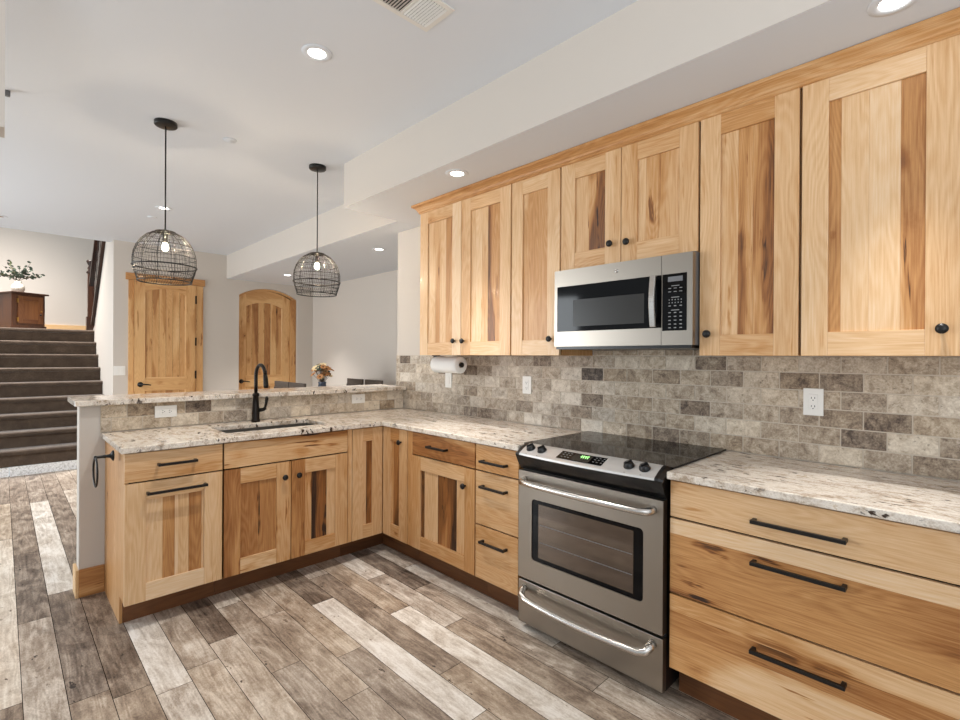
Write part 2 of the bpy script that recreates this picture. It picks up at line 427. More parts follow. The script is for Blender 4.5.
def arch_pts(x0, x1, zs, zt, n=18):
    # circular-arc head between (x0,zs) and (x1,zs) with crown at zt
    w = (x1-x0)/2; s = zt-zs; R = (w*w+s*s)/(2*s); cx = (x0+x1)/2; cz = zt-R; a = math.asin(w/R)
    return [(cx+R*math.sin(-a+2*a*i/n), cz+R*math.cos(-a+2*a*i/n)) for i in range(n+1)]
def back_wall():
    b = MB()
    ax0, ax1, zs, zt = 2.475, 3.34, 2.25, 2.375
    pts = [(.998, 0), (ax0, 0)]+arch_pts(ax0, ax1, zs, zt)+[(ax1, 0), (3.72, 0), (3.72, ZC), (.998, ZC)]
    b.prism([(x, YBK, z) for x, z in pts], (0, .14, 0), 'wall')
    struct(b.build('wall_back'))
back_wall()
# stairwell shell
b = MB()
slope = 1.0
b.prism([(.998, YBK+.14, 0), (.998, 9.40, 0), (.998, 9.40, 1.73), (.998, 9.27, 1.80), (.998, 8.2, 2.87), (.998, YBK+.14, 3.5)], (.11, 0, 0), 'wall')
struct(b.build('wall_stair_side'))
simple('wall_stair_back', [((-2.2, 2.4), (10.8, 10.9), (1.6, 5.2))])
simple('wall_stair_right', [((2.3, 2.4), (YBK+.14, 10.8), (0, 5.2))])
b = MB(); b.box((-2.2, 2.3), (10.78, 10.8), (1.73, 1.86), 'alder', axis=(1, 0, 0), tone=.2, heart=.1); struct(b.build('baseboard_landing'))
b = MB()
b.box((.3155, .4305), (YK-.015, YK), (0, .155), 'alder', axis=(1, 0, 0), tone=.42, heart=.5, seed=4.2)
b.box((.30, .315), (YK-.015, YE+.015), (0, .155), 'alder', axis=(0, 1, 0), tone=.15, heart=.1)
struct(b.build('baseboard_bar', bevel=.002))

# ------------------------------------------------------------------ stairs
def stairs():
    t = thing('staircase', 'carpeted dark brown staircase rising to a landing at far left', 'stairs', (0, YBK, 0))
    b = MB(); n = 9; z1, y1, r, run = .285, 7.53, .1805, .215
    X0, X1 = -1.6, .996
    for k in range(n):
        y = y1+k*run; z = z1+k*r
        zb = .105 if k == 0 else z-r
        yb = y+run+.05 if k < n-1 else 10.78
        b.box((X0, X1), (y+.03, yb), (zb-(.0 if k == 0 else .02), z-.05), 'carpet')
        # rounded nosing and tread
        prof = [(y+.03, z-.052), (y+.008, z-.048), (y, z-.03), (y+.003, z-.012), (y+.018, z-.001), (y+.04, z), (yb, z), (yb, z-.052)]
        b.prism([(X0, q[0], q[1]) for q in prof], (X1-X0, 0, 0), 'carpet', smooth=False)
    b.build('carpeted_steps', t)
    b = MB(); b.box((.075, X1), (7.535, 7.62), (0, .104), 'whitestrip'); b.box((X0, .068), (7.545, 7.62), (0, .10), 'whitestrip')
    b.build('base_riser', t, 'white speckled bottom riser')
stairs()
def handrail():
    t = thing('stair_railing', 'dark wood railing and newel post climbing from the stair landing', 'railing', (1.0, 9.6, 1.73))
    b = MB()   # cap that follows the sloping wall
    b.prism([(.96, 9.30, 1.80), (.96, 9.30, 1.86), (.96, 7.75, 3.41), (.96, 7.75, 3.35)], (.15, 0, 0), 'dark_wood', axis=(0, -.7, .7), tone=.8)
    b.build('slope_cap', t)
    b = MB()
    b.box((.955, 1.035), (9.62, 9.70), (1.73, 2.62), 'dark_wood', tone=.7)
    b.box((.94, 1.05), (9.605, 9.715), (1.73, 1.95), 'dark_wood', tone=.7)
    b.lathe([(.055, 0), (.06, .02), (.035, .05), (.045, .08), (.03, .12), (.05, .16), (.06, .19), (.045, .21)], (.995, 9.66, 2.62), 'dark_wood', tone=.8, seg=16)
    b.build('newel_post', t)
    b = MB()
    b.prism([(.965, 9.60, 2.42), (.965, 9.60, 2.49), (.965, 8.05, 4.04), (.965, 8.05, 3.97)], (.06, 0, 0), 'dark_wood', axis=(0, -.7, .7), tone=.8)
    b.build('handrail', t)
    for i in range(9):
        y = 9.25-i*.13; b = MB(); z0 = 1.86+(9.30-y); z1 = 2.42+(9.60-y)
        b.box((.998, 1.005), (y-.01, y+.01), (z0-.02, z1+.02), 'dark_wood', tone=.9); b.build('baluster', t)
handrail()

# ------------------------------------------------------------------ run helper: a = position along the run, d = outwards from the door face
class Run:
    def __init__(s, kind):
        s.kind = kind; s.ref = {'B': XB, 'U': XU, 'P': YP}[kind]
        s.h = (0, 1, 0) if kind != 'P' else (1, 0, 0); s.out = Vector((-1, 0, 0)) if kind != 'P' else Vector((0, -1, 0))
    def p(s, a, d, z): return Vector((s.ref-d, a, z)) if s.kind != 'P' else Vector((a, s.ref-d, z))
    def box(s, b, a, d, z, mat, **kw):
        if s.kind != 'P': b.box((s.ref-d[0], s.ref-d[1]), a, z, mat, **kw)
        else: b.box(a, (s.ref-d[0], s.ref-d[1]), z, mat, **kw)
RB, RU, RP = Run('B'), Run('U'), Run('P')
TH = .02
def shaker(run, aL, aR, z0, z1, parent, staves, sl=.3, sr=.3, rt=.3, rb=.3, sw=.085, rw=.085, heart=.15, heart_f=.12, name='door', seed=None):
    """framed door; aL is the edge on the left as seen from the room"""
    b = MB(); sg = 1 if aR > aL else -1; H = run.h
    run.box(b, (aL, aL+sg*sw), (-TH, 0), (z0, z1), 'hickory', axis=(0, 0, 1), tone=sl, heart=heart_f)
    run.box(b, (aR, aR-sg*sw), (-TH, 0), (z0, z1), 'hickory', axis=(0, 0, 1), tone=sr, heart=heart_f)
    i0, i1 = aL+sg*sw, aR-sg*sw
    run.box(b, (i0, i1), (-TH, -.0006), (z1-rw, z1), 'hickory', axis=H, tone=rt, heart=heart_f)
    run.box(b, (i0, i1), (-TH, -.0006), (z0, z0+rw), 'hickory', axis=H, tone=rb, heart=heart_f)
    tot = sum(q[0] for q in staves); a = i0
    for q in staves:
        a2 = a+(i1-i0)*q[0]/tot
        run.box(b, (a, a2), (-TH, -.009), (z0+rw, z1-rw), 'hickory', axis=(0, 0, 1), tone=q[1], heart=q[2] if len(q) > 2 else heart)
        a = a2
    return b.build(name, parent, bevel=.0012)
def slab(run, aL, aR, z0, z1, parent, boards, name='drawer', heart=.25):
    """flat drawer front, glued up from boards listed top to bottom as (share, tone, heart)"""
    b = MB(); tot = sum(q[0] for q in boards); z = z1
    for q in boards:
        z2 = z-(z1-z0)*q[0]/tot
        run.box(b, (aL, aR), (-TH, 0), (z2, z), 'hickory', axis=run.h, tone=q[1], heart=q[2] if len(q) > 2 else heart); z = z2
    return b.build(name, parent, bevel=.0012 if len(boards) == 1 else 0)
def knob(run, a, z, parent):
    b = MB(); b.lathe([(.0055, 0), (.0055, .012), (.009, .014), (.0162, .019), (.017, .024), (.0148, .029), (.006, .0315)], run.p(a, 0, z), 'black', axis=run.out, seg=20)
    return b.build('knob', parent)
def pull(run, a0, a1, z, parent):
    b = MB(); a0, a1 = sorted((a0, a1))
    for a in (a0+.007, a1-.007): run.box(b, (a-.0065, a+.0065), (0, .03), (z-.0065, z+.0065), 'black')
    run.box(b, (a0, a1), (.025, .037), (z-.0065, z+.0065), 'black')
    return b.build('pull', parent, bevel=.0015)
def carcass(run, aL, aR, depth, z0, z1, parent, toe=True, recess=.1, hollow=False):
    b = MB(); a0, a1 = sorted((aL, aR))
    if hollow:      # open-topped box that leaves room for a sink
        for a in ((a0, a0+.018), (a1-.018, a1)): run.box(b, a, (-depth, -TH-.001), (z0, z1), 'hickory', tone=.5, heart=.1)
        run.box(b, (a0, a1), (-depth, -TH-.001), (z0, z0+.018), 'hickory', tone=.5); run.box(b, (a0, a1), (-depth, -depth+.01), (z0, z1), 'hickory', tone=.5)
        run.box(b, (a0, a1), (-TH-.018, -TH-.001), (z0, z1), 'hickory', tone=.5)
    else: run.box(b, (a0, a1), (-depth, -TH-.001), (z0, z1), 'hickory', tone=.5, heart=.1)
    o = b.build('cabinet_box', parent)
    b = MB(); e = .003      # shade in the gaps, painted dark on the face frame behind the fronts
    run.box(b, (a0+e, a1-e), (-TH-.001, -TH+.004), (z0+.004, z1-.002), 'gap'); b.build('face_frame_shade', parent)
    if toe:
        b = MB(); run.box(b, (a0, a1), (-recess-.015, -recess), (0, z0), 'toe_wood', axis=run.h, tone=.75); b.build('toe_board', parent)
    return o
def cab(name, run, aL, aR, label, group=None, depth=.6, z0=.141, z1=.882, toe=True, cat='cabinet', recess=.1, hollow=False):
    t = thing(name, label, cat, run.p((aL+aR)/2, -depth/2, 0 if toe else z0), group)
    carcass(run, aL, aR, depth, z0, z1, t, toe, recess, hollow)
    return t
G = .004
GB, GU = 'hickory base cabinets', 'hickory wall cabinets'
Z1, Z2 = .734, .436    # drawer splits
# ---- base run right of the range
t = cab('drawer_cabinet', RB, .857, -.03, 'wide hickory bank of three drawers right of the range', GB)
o = slab(RB, .857-G, -.03+G, Z1+.004, .878, t, [(1, .36, .25)]); pull(RB, .557, .286, .795, o)
o = slab(RB, .857-G, -.03+G, Z2+.004, Z1-.004, t, [(.2, .22, .05), (.8, .6, .5)]); pull(RB, .557, .286, .65, o)
o = slab(RB, .857-G, -.03+G, .141, Z2-.004, t, [(.22, .34, .4), (.26, .66, .3), (.52, .28, .6)]); pull(RB, .557, .286, .345, o)
# ---- left of the range
t = cab('drawer_cabinet', RB, 1.964, 1.642, 'narrow hickory stack of three drawers just left of the range', GB)
for (a, c, tn, z) in ((Z1+.004, .878, .42, .793), (Z2+.004, Z1-.004, .33, .655), (.141, Z2-.004, .36, .355)):
    o = slab(RB, 1.964-G, 1.642+G, a, c, t, [(1, tn, .15)]); pull(RB, 1.903, 1.717, z, o)
t = cab('base_cabinet', RB, 2.60, 1.966, 'hickory base cabinet with one drawer above one knobbed door beside the corner', GB)
b = MB(); RB.box(b, (2.60, 2.552), (-TH, -.004), (.141, .88), 'hickory', tone=.38); b.build('filler_stile', t)
o = slab(RB, 2.548, 1.966+G, Z1+.004, .878, t, [(1, .46, .6)]); pull(RB, 2.372, 2.197, .808, o)
o = shaker(RB, 2.548, 1.966+G, .141, Z1-.004, t, [(.08, .85, .1), (.32, .3, .1), (.22, .58, .5), (.2, .74, .7), (.18, .3)], sl=.42, sr=.48, rt=.34, rb=.45); knob(RB, 2.045, .628, o)
# ---- corner with a folding door
t = thing('corner_cabinet', 'hickory corner base cabinet with a folding two-leaf door', 'cabinet', (2.2, 3.2, 0), GB)
b = MB(); b.box((1.655, XW-.01), (YP+TH+.003, YT-.01), (.141, .882), 'hickory', tone=.5); b.box((XB+TH+.003, XW-.01), (2.602, YP+TH+.003), (.141, .882), 'hickory', tone=.5); b.build('cabinet_box', t)
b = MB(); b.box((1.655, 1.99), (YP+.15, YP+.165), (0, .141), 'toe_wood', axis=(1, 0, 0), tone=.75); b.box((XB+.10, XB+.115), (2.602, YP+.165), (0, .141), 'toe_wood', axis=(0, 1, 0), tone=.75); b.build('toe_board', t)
o = shaker(RP, 1.658, 1.886, .141, .878, t, [(.4, .3, .1), (.6, .72, .4)], sl=.34, sr=.36, rt=.4, rb=.4, sw=.078, rw=.088, name='door_leaf')
o = shaker(RB, 2.884, 2.606, .141, .878, t, [(.25, .45, .2), (.75, .68, .6)], sl=.36, sr=.4, rt=.55, rb=.4, sw=.088, rw=.088, name='door_leaf'); knob(RB, 2.672, .795, o)
# ---- peninsula
t = cab('sink_cabinet', RP, .871, 1.653, 'hickory sink base with a false drawer front and two knobbed doors', GB, recess=.15, hollow=True)
b = MB(); RP.box(b, (1.624, 1.653), (-TH, -.002), (.141, .88), 'hickory', tone=.34); b.build('filler_stile', t)
o = slab(RP, .871+G, 1.620, Z1+.004, .878, t, [(1, .4, .7)], 'false_front')
o = shaker(RP, .871+G, 1.245, .141, Z1-.004, t, [(.5, .72, .5), (.5, .62, .55)], sl=.52, sr=.42, rt=.26, rb=.28, heart_f=.5); knob(RP, 1.203, .642, o)
o = shaker(RP, 1.25, 1.620, .141, Z1-.004, t, [(.22, .46, .45), (.5, .78, .6), (.28, .3, .1)], sl=.55, sr=.42, rt=.42, rb=.45, heart_f=.25); knob(RP, 1.288, .642, o)
t = thing('pull_out_cabinet', 'hickory pull-out cabinet at the open end of the peninsula', 'cabinet', (.64, 3.19, 0), GB)
carcass(RP, .445, .869, .6, .141, .882, t, True, .15)
b = MB(); b.prism([(.431, YP+.021, .141), (.431, YP+.15, .141), (.431, YP+.15, 0), (.431, YK-.001, 0), (.431, YK-.001, .882), (.431, YP+.021, .882)], (.0135, 0, 0), 'hickory', tone=.46, heart=.15); b.build('end_panel', t, bevel=.001)
o = slab(RP, .429, .869-G, Z1+.004, .878, t, [(.62, .3, .1), (.38, .42, .8)]); pull(RP, .562, .738, .812, o)
o = shaker(RP, .429, .869-G, .141, Z1-.004, t, [(.33, .26), (.25, .54, .2), (.07, .24), (.22, .28), (.28, .6, .15), (.05, .24)], sl=.26, sr=.3, rt=.34, rb=.22, sw=.088, rw=.088); pull(RP, .516, .786, .676, o)

# ---- wall cabinets
def upper(aL, aR, label, z0=1.372, nm='wall_cabinet'):
    return cab(nm, RU, aL, aR, label, GU, depth=XW-.002-XU, z0=z0, z1=2.405, toe=False)
ZT = 2.403
t = upper(2.866, 1.975, 'two-door hickory wall cabinet at the left end of the row above paper towels')
o = shaker(RU, 2.866, 2.423, 1.372, ZT, t, [(.3, .28, .25), (.17, .42, .4), (.25, .24), (.28, .5, .35)], sl=.3, sr=.2, rt=.34, rb=.34, sw=.088, rw=.088); knob(RU, 2.478, 1.468, o)
o = shaker(RU, 2.419, 1.975+G, 1.372, ZT, t, [(.16, .25, .3), (.22, .27, .35), (.2, .32, .3), (.24, .52, .8), (.18, .38, .4)], sl=.36, sr=.3, rt=.34, rb=.32, sw=.088, rw=.088); knob(RU, 2.388, 1.466, o)
t = upper(1.972, 1.613, 'single-door hickory wall cabinet left of the microwave')
o = shaker(RU, 1.972-G, 1.613+G, 1.372, ZT, t, [(.22, .36, .45), (.78, .46, .12)], sl=.28, sr=.3, rt=.33, rb=.3, sw=.084, rw=.088); knob(RU, 1.672, 1.463, o)
t = upper(1.611, .868, 'short two-door hickory wall cabinet above the microwave', 1.83)
o = shaker(RU, 1.611-G, 1.248, 1.832, ZT, t, [(.45, .42, .7), (.55, .46, 1.)], sl=.28, sr=.34, rt=.42, rb=.34, sw=.088, rw=.088, heart_f=.25); knob(RU, 1.298, 1.93, o)
o = shaker(RU, 1.244, .868+G, 1.832, ZT, t, [(.2, .3, .1), (.3, .42, .5), (.5, .46, .3)], sl=.36, sr=.4, rt=.42, rb=.36, sw=.084, rw=.088, heart_f=.2); knob(RU, 1.207, 1.925, o)
t = upper(.866, .487, 'single-door hickory wall cabinet right of the microwave')
o = shaker(RU, .866-G, .487+G, 1.372, ZT, t, [(.33, .3, .35), (.28, .46, .8), (.39, .5, .7)], sl=.3, sr=.33, rt=.46, rb=.44, sw=.084, rw=.088); knob(RU, .824, 1.465, o)
t = upper(.485, .02, 'hickory wall cabinet at the right end of the row with one wide door')
b = MB(); RU.box(b, (.02, .043), (-TH, -.001), (1.372, ZT), 'hickory', tone=.33); b.build('filler_stile', t)
o = shaker(RU, .485-G, .046, 1.372, ZT, t, [(.14, .42, .3), (.3, .3, .05), (.32, .25, .05), (.24, .46, .45)], sl=.3, sr=.3, rt=.3, rb=.3, sw=.084, rw=.088); knob(RU, .088, 1.46, o)
def crown():
    b = MB()
    prof = [(-.01, 2.400), (.004, 2.400), (.009, 2.405), (.009, 2.411), (.014, 2.415), (.018, 2.424), (.028, 2.436), (.04, 2.443), (.048, 2.447), (.048, 2.462), (-.01, 2.462)]
    st = [[(XU-o, -.01, z) for o, z in prof], [(XU-o, 2.868+o, z) for o, z in prof], [(XW+.008, 2.868+o, z) for o, z in prof]]
    n = len(prof)
    for i, ax in ((0, (0, 1, 0)), (1, (1, 0, 0))):
        vs = st[i]+st[i+1]
        b.add(vs, [(k, (k+1) % n, n+(k+1) % n, n+k) for k in range(n)]+([tuple(range(n))] if i == 0 else []), 'hickory', axis=ax, tone=.46, heart=.25)
    tag(b.build('crown_molding'), 'hickory crown molding along the top of the wall cabinets', 'molding')
crown()

# ------------------------------------------------------------------ countertops
def slab_poly(name, pts, z0, z1, label, cat, holes=None, c=.004):
    """polygon worktop with eased edges"""
    b = MB(); b.prism([(x, y, z0) for x, y in pts], (0, 0, z1-z0), 'granite')
    return tag(b.build(name, bevel=c), label, cat)
ZTOP, ZB = .914, .884
XC, YC = 1.8726, 2.868
def l_counter():
    b = MB(); sx0, sx1, sy0, sy1 = .93, 1.555, 3.03, 3.36
    outer = [(.412, YC), (XC, YC), (XC, 1.634), (XW-.001, 1.634), (XW-.001, YT-.001), (.402, YT-.001)]
    # strips around the sink cut-out, one continuous mesh
    xs = [.412, sx0, sx1, XC, XW-.001]; ys = [1.634, YC, sy0, sy1, YT-.001]
    import bmesh
    bm = bmesh.new(); V = {}
    def vv(x, y, z):
        k = (round(x, 4), round(y, 4), z)
        if k not in V: V[k] = bm.verts.new((x, y, z))
        return V[k]
    cells = set()
    for i in range(4):
        for j in range(4):
            if j == 0 and i != 3: continue
            if i == 1 and j == 2: continue
            cells.add((i, j))
    for (i, j) in cells:
        x0, x1, y0, y1 = xs[i], xs[i+1], ys[j], ys[j+1]
        bm.faces.new([vv(x0, y0, ZTOP), vv(x1, y0, ZTOP), vv(x1, y1, ZTOP), vv(x0, y1, ZTOP)])
        bm.faces.new([vv(x0, y1, ZB), vv(x1, y1, ZB), vv(x1, y0, ZB), vv(x0, y0, ZB)])
        for (di, dj, p, q) in ((-1, 0, (x0, y1), (x0, y0)), (1, 0, (x1, y0), (x1, y1)), (0, -1, (x0, y0), (x1, y0)), (0, 1, (x1, y1), (x0, y1))):
            if (i+di, j+dj) not in cells:
                bm.faces.new([vv(*p, ZTOP), vv(*p, ZB), vv(*q, ZB), vv(*q, ZTOP)])
    bmesh.ops.dissolve_limit(bm, angle_limit=.01, verts=bm.verts[:], edges=bm.edges[:])
    bmesh.ops.triangulate(bm, faces=[f for f in bm.faces if len(f.verts) > 8])
    bm.verts.index_update()
    b.add([v.co[:] for v in bm.verts], [[v.index for v in f.verts] for f in bm.faces], 'granite'); bm.free()
    tag(b.build('countertop', bevel=.004), 'L-shaped speckled cream granite countertop around the corner with the sink', 'countertop')
l_counter()
slab_poly('countertop', [(XC, -.04), (XW-.001, -.04), (XW-.001, .862), (XC, .862)], ZB, ZTOP, 'straight cream granite countertop right of the range', 'countertop')
slab_poly('bar_top', [(.291, 3.475), (XW-.002, 3.475), (XW-.002, YE+.002), (XW, 3.90), (.291, 3.90)], 1.073, 1.104, 'raised cream granite bar top above the sink counter', 'bar top')
# sink
b = MB()
t = thing('sink', 'stainless undermount sink set into the granite counter', 'sink', (1.24, 3.195, .68))
x0, x1, y0, y1 = .925, 1.56, 3.025, 3.365
b.box((x0, x1), (y0, y1), (.68, .69), 'sink_steel')
for bx, by in (((x0-.008, x0), (y0, y1)), ((x1, x1+.008), (y0, y1)), ((x0, x1), (y0-.008, y0)), ((x0, x1), (y1, y1+.008))): b.box(bx, by, (.68, .8835), 'sink_steel')
b.build('basin', t)
b = MB(); b.lathe([(.045, 0), (.045, .004), (.03, .003), (.005, .002)], (1.24, 3.25, .69), 'steel'); b.build('drain', t)
# faucet
def faucet():
    x, y = 1.235, 3.43
    t = thing('faucet', 'tall dark bronze pull-down gooseneck faucet behind the sink', 'faucet', (x, y, ZTOP))
    b = MB(); b.lathe([(.028, 0), (.028, .012), (.024, .02), (.0245, .06), (.02, .12), (.017, .17), (.0215, .178), (.0215, .19), (.014, .196)], (x, y, ZTOP), 'bronze'); b.build('body', t)
    b = MB(); z = ZTOP+.19; pts = [(x, y, z), (x, y, z+.06), (x, y, z+.12)]
    R = .065
    for i in range(1, 13):
        a = math.pi*i/12*.94; pts.append((x+.012*(1-math.cos(a))/2, y-R*(1-math.cos(a)), z+.12+R*1.15*math.sin(a)))
    b.tube(pts, .0115, 'bronze', 12); b.build('spout', t)
    e = Vector(pts[-1]); b = MB(); b.tube([e, e+Vector((.001, -.006, -.03)), e+Vector((.002, -.012, -.075)), e+Vector((.002, -.013, -.09))], [.0125, .015, .0165, .014], 'bronze', 14); b.build('spray_head', t)
    b = MB(); b.tube([(x+.015, y, ZTOP+.075), (x+.05, y-.004, ZTOP+.08), (x+.062, y-.005, ZTOP+.09)], [.013, .012, .013], 'bronze', 12)
    b.tube([(x+.058, y-.005, ZTOP+.085), (x+.066, y-.006, ZTOP+.12), (x+.07, y-.008, ZTOP+.155), (x+.067, y-.01, ZTOP+.168)], [.008, .009, .011, .006], 'bronze', 10); b.build('handle', t)
faucet()

# ------------------------------------------------------------------ tile backsplashes
def tiles(name, horiz, a0, a1, z0, z1, face, label, pitch_a=.151, pitch_z=.077, off=0., cool=None, half=.5, extra=None):
    b = MB(); g = .0022
    def put(p0, p1, q0, q1, d0, d1, mat, c=0, **kw):
        if horiz == 'y': args = ((face+d0, face+d1), (p0, p1), (q0, q1))
        else: args = ((p0, p1), (face+d0, face+d1), (q0, q1))
        if c and p1-p0 > .012 and q1-q0 > .012: b.cbox(*args, mat, c=c, **kw)
        else: b.box(*args, mat, **kw)
    put(a0, a1, z0, z1, .0022, .0095, 'grout')
    z = z0; r = 0
    while z < z1-.004:
        zz = min(z+pitch_z, z1); a = a0-pitch_a+((off+(pitch_a*half if r % 2 else 0)) % pitch_a)
        while a < a1:
            p0, p1 = max(a, a0), min(a+pitch_a, a1)
            if p1-p0 > .006:
                tone = min(.95, max(.05, rnd.gauss(.34 if horiz == 'y' else .24, .13)+(.24 if rnd.random() < .17 else 0)))
                grey = rnd.random()*.5
                if cool: grey = min(1, grey*.5+cool(.5*(p0+p1)))
                put(p0+g, p1-g, z+g, zz-g, 0, .009, 'travertine', .0028, tone=tone, heart=grey)
            a += pitch_a
        z = zz; r += 1
    if extra:      # cut course behind the microwave
        put(extra[0], extra[1], z1, extra[2], .0022, .0095, 'grout'); a = extra[0]
        while a < extra[1]: put(a+g, min(a+pitch_a, extra[1])-g, z1+g, extra[2], 0, .009, 'travertine', .0028, tone=rnd.uniform(.3, .6), heart=.2); a += pitch_a
    return tag(b.build(name), label, 'backsplash')
tiles('tile_backsplash', 'y', -.04, YE-.002, .915, 1.3715, XW, 'tumbled stone subway tile backsplash on the wall under the wall cabinets', off=.409-(-.04)+.0755, cool=lambda a: .1 if a < 1.5 else .4, extra=(.872, 1.607, 1.403))  # tiles left of the range greyer: cool daylight painted into their colour
tiles('tile_backsplash', 'x', .408, XW-.002, .915, 1.0725, YT, 'low two-course stone tile backsplash behind the sink below the bar', pitch_z=.0788, off=.05)

# ------------------------------------------------------------------ range
def make_range():
    y0, y1 = .869, 1.628; yc = (y0+y1)/2; hw = (y1-y0)/2
    t = thing('range', 'stainless slide-in electric range with black glass top', 'range', (2.2, yc, 0))
    b = MB(); b.box((1.905, 2.5), (y0+.004, y1-.004), (.03, .905), 'blackplastic')
    for yy in (y0+.05, y1-.09):
        b.box((1.95, 1.99), (yy, yy+.04), (0, .03), 'blackplastic'); b.box((2.4, 2.44), (yy, yy+.04), (0, .03), 'blackplastic')
    b.build('body', t)
    b = MB(); b.cbox((1.925, XW-.004), (y0-.012, y1+.012), (.9145, .9225), 'glass_cooktop', c=.002); cook = b.build('cooktop', t)
    for (x, y, r) in ((2.085, 1.05, .115), (2.09, 1.43, .09), (2.345, 1.07, .085), (2.345, 1.43, .11)):
        b = MB(); N = 48; vs = []
        for rr in (r, r-.0025): vs += [(x+rr*math.cos(2*math.pi*i/N), y+rr*math.sin(2*math.pi*i/N), .9228) for i in range(N)]
        b.add(vs, [(i, (i+1) % N, N+(i+1) % N, N+i) for i in range(N)], 'burner_ring'); b.build('burner_ring', cook)
    # bowed console: lower black fascia and sloping silver panel
    ys = [y0+(y1-y0)*i/16 for i in range(17)]
    def bow(y): return .022*(1-((y-yc)/hw)**2)
    b = MB(); vs = []
    for y in ys:
        o = bow(y); vs += [(1.89, y, .80), (1.872-o*.5, y, .822), (1.848-o, y, .868), (1.845-o, y, .877), (1.90, y, .888), (1.93, y, .80)]
    n = 6; b.add(vs, [(i*n+k, i*n+(k+1) % n, (i+1)*n+(k+1) % n, (i+1)*n+k) for i in range(16) for k in range(n)]+[tuple(range(n)), tuple(16*n+k for k in range(n))], 'blackplastic', smooth=False)
    b.build('lower_fascia', t)
    b = MB(); vs = []; m0, m1 = y0+.028, y1-.028
    ys2 = [m0+(m1-m0)*i/16 for i in range(17)]
    prof = lambda o: [(1.843-o, .877), (1.846-o, .886), (1.875-o*.6, .904), (1.905-o*.3, .919), (1.925, .9245), (1.93, .9225), (1.93, .88)]
    n = 7
    for y in ys2: vs += [(q[0], y, q[1]) for q in prof(bow(y))]
    b.add(vs, [(i*n+k, i*n+(k+1) % n, (i+1)*n+(k+1) % n, (i+1)*n+k) for i in range(16) for k in range(n)]+[tuple(range(n)), tuple(16*n+k for k in range(n))], 'steel_panel')
    pan = b.build('control_panel', t)
    for (a, c) in ((y0-.004, m0), (m1, y1+.004)):
        b = MB(); vs = []
        for i, y in enumerate((a, (a+c)/2, c)):
            o = bow(max(y0, min(y1, y))); k = .006 if (i == 0 and a < yc) or (i == 2 and a > yc) else 0
            vs += [(q[0]+k-.001, y, q[1]-k+.0008) for q in prof(o)]
        b.add(vs, [(i*n+k, i*n+(k+1) % n, (i+1)*n+(k+1) % n, (i+1)*n+k) for i in range(2) for k in range(n)]+[tuple(range(n)), tuple(2*n+k for k in range(n))], 'blackplastic')
        b.build('end_cap', t, 'black plastic end cap')
    nrm = Vector((-.46, 0, .89)).normalized()
    def P(y, s, lift=0):     # point on the sloping panel, s 0 = front edge, 1 = cooktop edge
        o = bow(y); p = Vector((1.848-o, y, .888)).lerp(Vector((1.915-o*.2, y, .9215)), s); return p+nrm*lift
    for y in (1.556, 1.484, 1.024, .955):
        b = MB(); b.lathe([(.0235, 0), (.0235, .006), (.0205, .010), (.019, .02), (.014, .023)], P(y, .55, -.001), 'blackplastic', axis=nrm, seg=22)
        o = P(y, .55, .02); d = Vector((-.55, .45, -.3)).normalized(); d = (d-nrm*d.dot(nrm)).normalized(); e = nrm.cross(d)
        vs = [o+d*sx*.017+e*sy*.0035+nrm*h for sx in (-1, 1) for sy in (-1, 1) for h in (0, .008)]
        b.add(vs, [(0, 1, 3, 2), (4, 6, 7, 5), (0, 4, 5, 1), (2, 3, 7, 6), (1, 5, 7, 3), (0, 2, 6, 4)], 'blackplastic')
        o2 = P(y, .55, .0285); vs = [o2+d*sx*.015+e*sy*.0008 for sx in (-.2, 1) for sy in (-1, 1)]; b.add(vs, [(0, 1, 3, 2)], 'grey_marks')
        b.build('control_knob', pan)
        b = MB(); q = P(y, .02, .001); b.box((q.x-.002, q.x+.002), (q.y-.002, q.y+.002), (q.z-.001, q.z+.001), 'mid_grey'); b.build('dial_mark', pan)
    def quad(b, ya, yb, sa, sb, lift, mat):
        N = 6; vs = []
        for i in range(N+1):
            y = ya+(yb-ya)*i/N; vs += [P(y, sa, lift), P(y, sb, lift)]
        b.add(vs, [(2*i, 2*i+2, 2*i+3, 2*i+1) for i in range(N)], mat)
    b = MB(); quad(b, 1.137, 1.378, .18, .88, .0022, 'glass_black'); quad(b, 1.205, 1.3, .22, .84, .0028, 'mw_glass'); disp = b.build('display', pan)
    b = MB()
    for i in range(4):   # green clock digits
        y = 1.262-.011*i
        quad(b, y, y-.007, .70, .74, .0034, 'green_led'); quad(b, y, y-.007, .58, .62, .0034, 'green_led')
        quad(b, y, y-.0016, .58, .74, .0034, 'green_led'); quad(b, y-.0055, y-.007, .48, .74, .0034, 'green_led')
    b.build('clock_digits', disp, 'green clock digits')
    for pad in ((1.36, 1.34, 1.322), (1.19, 1.172, 1.152)):
        b = MB()
        for yy in pad:
            for s in (.35, .55, .72): quad(b, yy, yy-.009, s, s+.05, .003, 'grey_marks')
        b.build('touch_pad_marks', disp)
    b = MB(); quad(b, .915, .90, .62, .84, .001, 'blackplastic'); b.build('indicator', pan)
    # oven door
    XD = 1.868
    b = MB(); za, zb = .262, .795
    wy0, wy1, wz0, wz1 = .955, 1.54, .365, .665
    rr = .018; ring = []; outr = []
    for (cy, cz, a0, oy, oz) in ((wy1-rr, wz1-rr, 0, y1-.003, zb), (wy0+rr, wz1-rr, 90, y0+.003, zb), (wy0+rr, wz0+rr, 180, y0+.003, za), (wy1-rr, wz0+rr, 270, y1-.003, za)):
        for i in range(6): a = math.radians(a0+18*i); ring.append((cy+rr*math.cos(a), cz+rr*math.sin(a))); outr.append((oy, oz))
